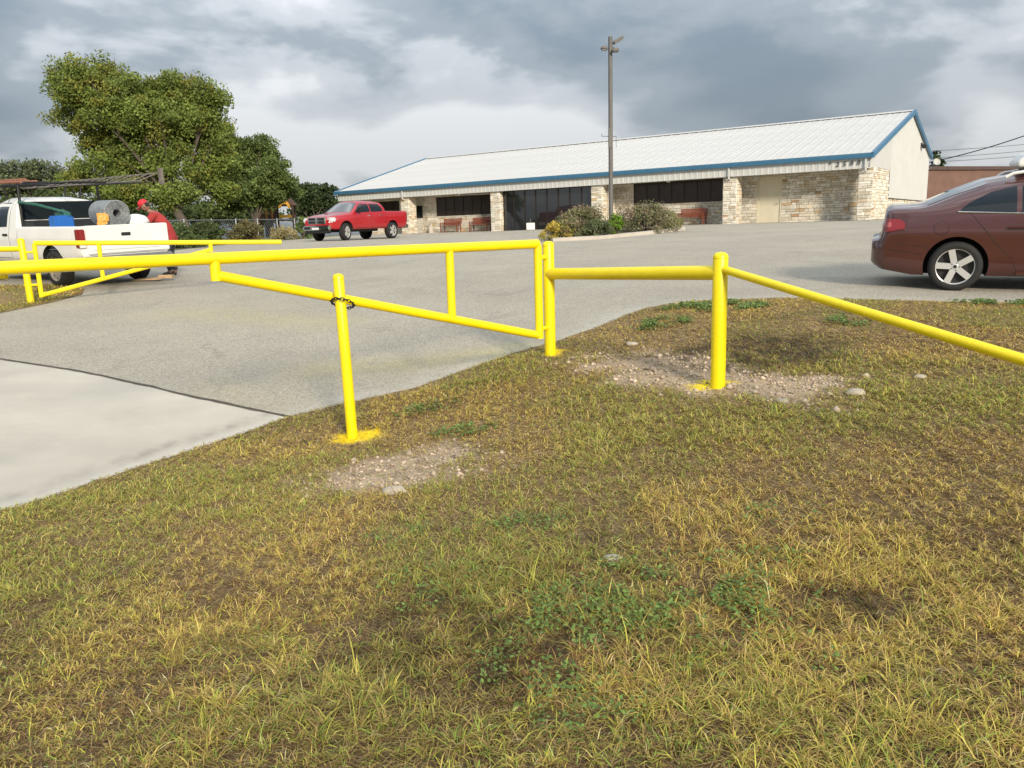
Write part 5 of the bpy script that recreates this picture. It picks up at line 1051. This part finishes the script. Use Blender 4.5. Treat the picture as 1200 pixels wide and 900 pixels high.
# shrubs by the fence
shrub('dark green rounded shrub at the left of the fence row', 240, 277, 36, .95, 1.0, (.075, .10, .035), 51, 60, 80, .06, group='shrubs along the fence')
shrub('olive brown shrub in the middle of the fence row', 291, 277, 41, 1.0, 1.0, (.16, .15, .065), 52, 60, 80, .06, group='shrubs along the fence', warm=(.16, .13, .06))
shrub('tan dry ornamental grass clump beside the fence', 332, 277, 45, .75, .75, (.36, .31, .16), 53, 36, 80, .07, .5, group='shrubs along the fence')
shrub('tall green shrub just left of the red pickup', 355, 276, 46, .6, 1.3, (.12, .175, .05), 54, 40, 80, .06, group='shrubs along the fence')
shrub('long dark hedge shrub behind the person in red', 205, 278, 33, 1.3, .9, (.09, .125, .04), 55, 70, 70, .06, group='shrubs along the fence')
# island shrubs
shrub('grey-green airy shrub left of the light pole', 684, 277, 28.6, 1.15, 1.0, (.19, .20, .09), 61, 90, 100, .04, group='island shrubs', warm=(.26, .20, .14))
shrub('grey-green shrub low in front of the light pole', 668, 279, 27.8, .75, .75, (.19, .20, .095), 66, 50, 90, .038, group='island shrubs', warm=(.24, .19, .12))
shrub('dark grey-green shrub at the curb in front of the pole', 700, 281, 27.6, .55, .62, (.135, .165, .08), 67, 45, 90, .036, group='island shrubs')
shrub('yellow flowering low shrub at the left tip of the island', 655, 281, 27.6, .62, .62, (.55, .42, .09), 62, 46, 80, .035, group='island shrubs', warm=(.24, .22, .06))
shrub('small bright green round shrub beside the light pole', 721, 278.5, 28.3, .42, .78, (.16, .27, .035), 63, 46, 90, .035, group='island shrubs')
shrub('brownish grey-green wide shrub right of the light pole', 757, 275, 30.0, 1.25, 1.0, (.195, .195, .10), 64, 100, 100, .04, group='island shrubs', warm=(.26, .20, .14))
shrub('pale yellow-green wispy shrub at the right tip of the island', 786, 271.5, 30.6, .50, .72, (.34, .33, .14), 65, 36, 80, .04, .5, group='island shrubs')
# island kerb and bed
def island():
    P_ = [at(*q) for q in ((636, 279, 29), (648, 285, 26.9), (705, 282.5, 26.9), (765, 276, 28.9), (803, 270.5, 31.2), (800, 267, 33.5), (745, 270, 32.5), (680, 274, 31))]; P2 = [(p.x, p.y) for p in P_]; c = np.mean(P2, 0); m = MB(); n = 0
    dn = dense(P2 + [], 1.0 / 6 * 2.4); inn = [((x - c[0]) * .94 + c[0], (y - c[1]) * .90 + c[1]) for x, y in dn]; k = len(dn)
    zo = [float(gz(*p)) for p in dn]; zi = zo; v = [(dn[i][0], dn[i][1], zo[i] - .05) for i in range(k)] + [(dn[i][0], dn[i][1], zo[i] + .11) for i in range(k)] + [(inn[i][0], inn[i][1], zi[i] + .13) for i in range(k)] + [(inn[i][0], inn[i][1], zi[i] - .05) for i in range(k)]
    m.add(v, [(a * k + i, a * k + (i + 1) % k, (a + 1) * k + (i + 1) % k, (a + 1) * k + i) for a in range(3) for i in range(k)]); tag(m.build('kerb', M_conc, None), kind='structure')
    m = MB(); m.add([(x, y, z + .09) for (x, y), z in zip(inn, zi)], [tuple(range(k))]); tag(m.build('planting_bed', mat('mulch', (.10, .075, .05), .95, var=.3, vscale=8, bump=.6, bscale=30), None), kind='structure')
island()
# ------------------------------------------------------------------ chain-link fence
def fence():
    A, B = at(-40, 248, 25.5), at(345, 257, 50); A = Vector((A.x, A.y, float(gz(A.x, A.y)))); B = Vector((B.x, B.y, float(gz(B.x, B.y)))); H = 1.15
    root = empty('chain_link_fence', A); tag(root, 'grey chain-link fence with green slats running behind the shrubs', 'fence'); n = 11; P = []
    for k in range(n):
        p = A.lerp(B, k / (n - 1)); p.z = float(gz(p.x, p.y)); P.append(p - A); m = MB(); m.tube([P[-1] + Vector((0, 0, -.1)), P[-1] + Vector((0, 0, H + .06))], .035, 8, dome=.5); m.build('fence_post', M_steel, root, 40)
    for k in range(n - 1):
        up = Vector((0, 0, H)); m = MB(); m.tube([P[k] + up, P[k + 1] + up], .024, 8); m.build('top_rail', M_steel, root, 40); m = MB(); t = P[k + 1] - P[k]; L = t.length; q = .22; nn = int(L / q)
        for i in range(nn + 6):
            for sg in (1, -1):
                a0 = i * q; a1 = a0 + sg * H; u0, z0, u1, z1 = a0, .03, a1, H
                if u1 < 0: z1 = z0 + (H - .03) * (a0 / H); u1 = 0
                if u1 > L: z1 = z0 + (H - .03) * ((L - a0) / H); u1 = L
                if a0 > L: continue
                m.tube([P[k] + t * (u0 / L) + Vector((0, 0, z0)), P[k] + t * (u1 / L) + Vector((0, 0, z1))], .006, 3, cap=False)
        w_ = m.build('mesh_panel', M_steel, root); w_['kind'] = 'stuff'
fence()
# ------------------------------------------------------------------ playhouse beyond the fence
def playhouse():
    p = at(328, 276, 58); z = float(gz(p.x, p.y)); root = empty('playhouse', (p.x, p.y, z), R(10)); tag(root, 'dark brown playground tower with orange and yellow arch beyond the fence', 'playground tower')
    wood = mat('brown_play_wood', (.07, .035, .025), .7, var=.3, vscale=4); yel = mat('yellow_play_panel', (.75, .38, .02), .5); org = mat('orange_play_panel', (.42, .12, .03), .6)
    for x in (-1.25, -.1, 1.1):
        for y in (-.6, .6): m = MB(); m.bevbox((x - .08, y - .08, -.1), (x + .08, y + .08, 2.5), .01); m.build('post', wood, root)
    m = MB(); m.bevbox((-1.3, -.65, 1.15), (1.2, .65, 1.28), .01); m.build('deck', wood, root)
    for k in range(9): m = MB(); m.bevbox((-1.22 + k * .135, -.66, 1.28), (-1.12 + k * .135, -.62, 2.0), .008); m.build('railing_board', org if k % 3 == 0 else wood, root)
    m = MB(); m.prism([(-.35, 2.2), (.55, 3.15), (1.45, 2.2)], -.8, .8, 'xz'); m.build('roof', wood, root)
    m = MB(); m.prism([(-1.55, 2.1), (-.75, 2.75), (0., 2.1)], -.8, .8, 'xz'); m.build('roof', wood, root)
    arc = [(.55 + .42 * math.cos(a), 2.02 + .52 * math.sin(a)) for a in np.linspace(0, math.pi, 11)] + [(.55 + .24 * math.cos(a), 2.02 + .32 * math.sin(a)) for a in np.linspace(math.pi, 0, 11)]
    m = MB(); m.prism(arc, -.86, -.80, 'xz'); m.build('arch', yel, root); m = MB(); m.bevbox((.15, -.84, 1.35), (1.0, -.80, 1.55), .01); m.build('sign_panel', yel, root)
    m = MB(); m.bevbox((-.9, -.9, 0), (-.3, -.7, 1.1), .03); m.build('climbing_wall', M_black, root)
playhouse()
# ------------------------------------------------------------------ brown building and wires on the right
def brown_building():
    a, b = at(1060, 251, 58), at(1330, 247, 66); ang = math.atan2(b.y - a.y, b.x - a.x); L = (b - a).length; z0 = float(gz(a.x, a.y)) - .1; root = empty('brown_building', (a.x, a.y, z0), ang); tag(root, 'low brown flat-roofed building behind the sedan on the right', 'building'); H = at(1105, 194.5, 58).z - z0
    wm = mat('brown_brick', (.150, .085, .066), .9, var=.18, vscale=1.2, bump=.4, bscale=14); m = MB(); m.box((0, 0, 0), (L, 14, H - .25)); m.build('wall', wm, root)
    m = MB(); m.box((-.15, -.15, H - .25), (L + .15, 14.15, H)); m.build('parapet', mat('brown_parapet', (.075, .045, .037), .8, var=.1), root)
    m = MB(); m.tube([(6.4, 3, H), (6.4, 3, H + .55)], .12, 8); m.build('vent_pipe', M_black, root)
    for k in range(4):
        f = MB(); x = 7 + k * 3.2; f.box((x, -.04, 1.0), (x + 1.4, .02, 2.4)); w_ = f.build('window', M_bronze, root); g = MB(); g.box((x + .08, -.05, 1.08), (x + 1.32, -.042, 2.32)); g.build('pane', M_glass, w_)
brown_building()
def wires():
    for k, (p, q, sag, lab) in enumerate((((1085, 188, 60), (1215, 146, 52), .5, 'thick sagging service cable rising to the upper right'), ((1085, 176, 90), (1215, 165.5, 88), .25, 'highest of the thin level power lines on the right'), ((1085, 184.5, 90), (1215, 173, 88), .25, 'middle of the thin level power lines on the right'), ((1085, 189, 90), (1215, 179, 88), .25, 'lowest of the thin level power lines on the right'))):
        a, b = at(*p), at(*q); b = a + (b - a) * 1.6; a = a + (a - b) * .12; pts = [a.lerp(b, t) - Vector((0, 0, sag * 4 * t * (1 - t))) for t in np.linspace(0, 1, 17)]; o = MB().tube(pts, .035 if k == 0 else .024, 6).build('power_line', M_black, None, 40); tag(o, lab, 'power line', 'overhead lines')
    for (px, d, top, lab) in ((1300, 90, 140, 'wooden utility pole carrying the power lines beyond the right edge'),):
        p = at(px, 255, d); z = float(gz(p.x, p.y)); o = MB().tube([(0, 0, -.2), (0, 0, 10)], [.16, .11], 10).build('utility_pole', M_bark, None, 40); o.location = (p.x, p.y, z); tag(o, lab, 'utility pole')
    # satellite dish on the far corner of the building
    c = at(1097.5, 190, 52); root = empty('satellite_dish', c); tag(root, 'pale round satellite dish at the far gable corner', 'satellite dish'); mt = Matrix.Rotation(R(70), 4, 'X')
    MB().lathe([(.001, .0), (.09, .009), (.19, .04), (.24, .068), (.235, .078)], 20, mat=mt).build('dish', mat('dish_grey', (.42, .42, .40), .6), root, 40); MB().tube([(0, .02, 0), (0, .25, -.3), (-.4, .3, -.4)], .03, 8).build('mast', M_steel, root, 40); MB().tube([(0, 0, -.25), (0, -.35, -.05)], .015, 6).build('feed_arm', M_steel, root, 40)
wires()
# small white sign by the storefront
def yard_sign():
    p = at(622, 271.5, 40); z = float(gz(p.x, p.y)); root = empty('yard_sign', (p.x, p.y, z), R(-20)); tag(root, 'small blank white sign board on a stand in front of the storefront', 'sign'); m = MB(); m.bevbox((-.22, -.015, .12), (.22, .015, .46), .005); m.build('board', M_plain, root)
    for s in (-.15, .15): m = MB(); m.tube([(s, 0, 0), (s, 0, .12)], .012, 6); m.build('leg', M_steel, root)
    m = MB(); m.tube([(0, 0, .46), (0, 0, .68)], .01, 6); m.build('stake', M_steel, root)
yard_sign()
# cardboard on the asphalt
p = at(174, 329.5, 17.4); m = MB(); m.add([(-.33, -.10, 0), (.28, -.14, .01), (.36, .12, .05), (-.26, .14, .02), (-.33, -.10, .02), (.28, -.14, .035), (.36, .12, .075), (-.26, .14, .04)], [(0, 3, 2, 1), (4, 5, 6, 7), (0, 1, 5, 4), (1, 2, 6, 5), (2, 3, 7, 6), (3, 0, 4, 7)]); m.box((.2, .05, .03), (.5, .2, .10)); o = m.build('cardboard_scrap', mat('cardboard', (.42, .29, .17), .9, var=.2, vscale=8)); o.location = (p.x, p.y, float(gz(p.x, p.y)) + .01); tag(o, 'scrap of tan cardboard lying on the asphalt behind the white pickup', 'cardboard')
# ------------------------------------------------------------------ person in red leaning over the bed side
def skin_mesh(name, joints, edges, root_i, sub=2):
    me = bpy.data.meshes.new(name); me.from_pydata([j[0] for j in joints], edges, []); o = mesh_object(name + '_tmp', me); md = o.modifiers.new('s', 'SKIN'); md.use_smooth_shade = True
    for v, j in zip(me.skin_vertices[0].data, joints): v.radius = (j[1], j[2] if len(j) > 2 else j[1]); v.use_root = False
    me.skin_vertices[0].data[root_i].use_root = True; sb = o.modifiers.new('d', 'SUBSURF'); sb.levels = sub; sb.render_levels = sub
    dg = bpy.context.evaluated_depsgraph_get(); r_ = bpy.data.meshes.new_from_object(o.evaluated_get(dg)); bpy.data.objects.remove(o); r_.name = name; r_.shade_smooth(); return r_
def person():
    p = at(*PERSON); z = float(gz(p.x, p.y)); root = empty('person', (p.x, p.y, z), PERSON_RZ); tag(root, 'person in red long-sleeved shirt and red cap leaning over the white pickup bed', 'person')
    skin = mat('skin_tone', (.30, .16, .10), .6); shirt = mat('red_shirt_cloth', (.33, .030, .028), .85, var=.2, vscale=6, bump=.4, bscale=25); trous = mat('dark_trouser_cloth', (.045, .045, .055), .9, var=.2, vscale=6); boot = mat('brown_boots', (.07, .05, .035), .8, var=.2); cap = mat('red_cap_cloth', (.62, .02, .035), .7)
    # x forward (towards the truck), y left; slightly bent at the hip, arms forward and down into the bed
    J = [((-.08, 0, .95), .15, .125), ((-.02, 0, 1.12), .15, .12), ((.11, 0, 1.30), .17, .125), ((.21, 0, 1.41), .135, .10), ((.27, 0, 1.47), .058), ((.33, 0, 1.53), .060),
         ((.19, .19, 1.39), .07), ((.36, .27, 1.15), .052), ((.62, .20, 1.15), .040), ((.70, .17, 1.16), .036), ((.19, -.19, 1.39), .07), ((.34, -.29, 1.14), .052), ((.60, -.23, 1.11), .040), ((.68, -.20, 1.11), .036),
         ((-.09, .10, .90), .10), ((-.01, .12, .50), .072), ((-.05, .13, .10), .048), ((-.09, -.10, .90), .10), ((-.04, -.13, .50), .072), ((-.12, -.15, .10), .048), ((.01, .14, .045), .045), ((.13, .15, .035), .038), ((-.06, -.16, .045), .045), ((.06, -.18, .035), .038)]
    E_ = [(0, 1), (1, 2), (2, 3), (3, 4), (4, 5), (3, 6), (6, 7), (7, 8), (8, 9), (3, 10), (10, 11), (11, 12), (12, 13), (0, 14), (14, 15), (15, 16), (0, 17), (17, 18), (18, 19), (16, 20), (20, 21), (19, 22), (22, 23)]
    body = skin_mesh('body', J, E_, 0); body.materials.append(skin); b = mesh_object('body', body, root)
    up = lambda idx, k: [(J[i][0], *(r_ * k + .008 for r_ in J[i][1:])) for i in idx]
    sh = MB(); spine = [((-.10, .76), .195, .165), ((-.10, .86), .190, .160), ((-.08, .96), .180, .150), ((-.02, 1.12), .175, .145), ((.10, 1.28), .195, .150), ((.18, 1.38), .190, .130), ((.23, 1.44), .12, .09), ((.255, 1.465), .075, .07)]; rg = []
    for k, ((x, z_), wy, wx) in enumerate(spine):
        (xa, za), (xb, zb_) = spine[max(k - 1, 0)][0], spine[min(k + 1, len(spine) - 1)][0]; t_ = Vector((xb - xa, 0, zb_ - za)).normalized(); nx = Vector((t_.z, 0, -t_.x)); fold = 1 + .025 * math.sin(k * 2.3)
        rg += [Vector((x, 0, z_)) + nx * (wx * fold * math.cos(a)) + Vector((0, wy * math.sin(a), 0)) for a in [2 * math.pi * q / 18 for q in range(18)]]
    sh.add(rg, [(k * 18 + q, k * 18 + (q + 1) % 18, (k + 1) * 18 + (q + 1) % 18, (k + 1) * 18 + q) for k in range(len(spine) - 1) for q in range(18)] + [tuple(range(18))])
    for arm in ((6, 7, 8), (10, 11, 12)):
        p = [Vector(J[q][0]) for q in arm]; p0 = p[0] + Vector((-.03, -.07 if p[0].y > 0 else .07, .0)); sh.tube([p0, p[0], p[0].lerp(p[1], .5), p[1], p[1].lerp(p[2], .55), p[2]], [.085, .088, .078, .068, .060, .052], 12)
    sh.build('shirt', shirt, root, 60)
    for ids in ((14, 15, 16), (17, 18, 19)): tr = skin_mesh('trouser_leg', up(ids, 1.08), [(0, 1), (1, 2)], 0); tr.materials.append(trous); mesh_object('trouser_leg', tr, root)
    for ids in ((16, 20, 21), (19, 22, 23)): mp = {v: i for i, v in enumerate(ids)}; bt = skin_mesh('boot', up(ids, 1.2), [(0, 1), (1, 2)], 0); bt.materials.append(boot); mesh_object('boot', bt, root)
    # head: skull, jaw, nose, ears; looking down and forward
    hm = Matrix.Translation((.385, 0, 1.615)) @ Matrix.Rotation(R(34), 4, 'Y'); bm = bmesh.new(); bmesh.ops.create_uvsphere(bm, u_segments=24, v_segments=18, radius=1)
    for v in bm.verts:
        x, y, z_ = v.co; w_ = 1 - .25 * max(0, -z_) ** 1.5; c = Vector((x * .098 * (1 if x < 0 else .95 + .05 * (z_ < 0)), y * .078 * w_, z_ * .118))
        if x > .6 and abs(y) < .25 and -.25 < z_ < .12: c.x += .022 * (1 - abs(y) / .25)
        if x > .5 and .05 < z_ < .25 and .2 < abs(y) < .55: c.x -= .008
        if x > .5 and -.55 < z_ < -.4 and abs(y) < .4: c.x += .005
        v.co = hm @ c
    me = bpy.data.meshes.new('head'); bm.to_mesh(me); bm.free(); me.materials.append(skin); me.shade_smooth(); h = mesh_object('head', me, b)
    m = MB()
    for s in (-1, 1): m.lathe([(.001, 0), (.018, .004), (.024, .012), (.012, .016), (.001, .017)], 10, mat=hm @ Matrix.Translation((-.005, s * .076, -.01)) @ Matrix.Rotation(R(-90 * s), 4, 'X') @ Matrix.Scale(1.4, 4, (0, 1, 0)))
    m.build('ears', skin, b, 60); m = MB()
    for s in (-1, 1): m.ico(tuple(hm @ Vector((.083, s * .03, .02))), (.008, .012, .007), 1, 0)
    m.build('eyes', M_black, b, 60); m = MB(); m.bevbox((.084, -.022, -.062), (.094, .022, -.055), .002, mat=hm); m.build('mouth', mat('lip', (.20, .08, .06), .6), b)
    bm = bmesh.new(); bmesh.ops.create_uvsphere(bm, u_segments=20, v_segments=12, radius=1)
    bmesh.ops.delete(bm, geom=[v for v in bm.verts if v.co.z < -.5 or (v.co.z < .12 and v.co.x > -.1)], context='VERTS')
    for v in bm.verts: v.co = hm @ Vector((v.co.x * .104 - .004, v.co.y * .086, v.co.z * .118 + .0))
    me = bpy.data.meshes.new('hair'); bm.to_mesh(me); bm.free(); me.materials.append(mat('black_hair', (.015, .012, .01), .8)); me.shade_smooth(); mesh_object('hair', me, b)
    m = MB(); m.lathe([(.108, .035), (.112, .06), (.104, .105), (.072, .138), (.03, .150), (.001, .152)], 20, mat=hm @ Matrix.Scale(.86, 4, (0, 1, 0))); br = [(.06 + .13 * math.sin(a), .088 * math.cos(a)) for a in np.linspace(0, math.pi, 11)]; m.prism(br, .034, .044, 'xy', mat=hm @ Matrix.Rotation(R(8), 4, 'Y')); cp = m.build('cap', cap, root, 50)
    for s, (hx, hy, hz) in ((1, (.70, .17, 1.16)), (-1, (.68, -.20, 1.11))):
        m = MB(); m.bevbox((hx - .02, hy - .04, hz - .018), (hx + .075, hy + .04, hz + .014), .012)
        for k in range(4): fy = hy - .032 + k * .0215; ln = (.055, .065, .062, .045)[k]; m.tube([(hx + .07, fy, hz), (hx + .07 + ln * .6, fy, hz - .012), (hx + .07 + ln * .9, fy, hz - .045)], [.010, .009, .007], 6)
        m.tube([(hx, hy - s * .04, hz), (hx + .04, hy - s * .07, hz - .01), (hx + .075, hy - s * .07, hz - .03)], [.012, .011, .008], 6); m.build('hand', skin, b, 60)
PERSON = (199, 322, 18.6); PERSON_RZ = R(192)
person()
bpy.context.view_layer.update()
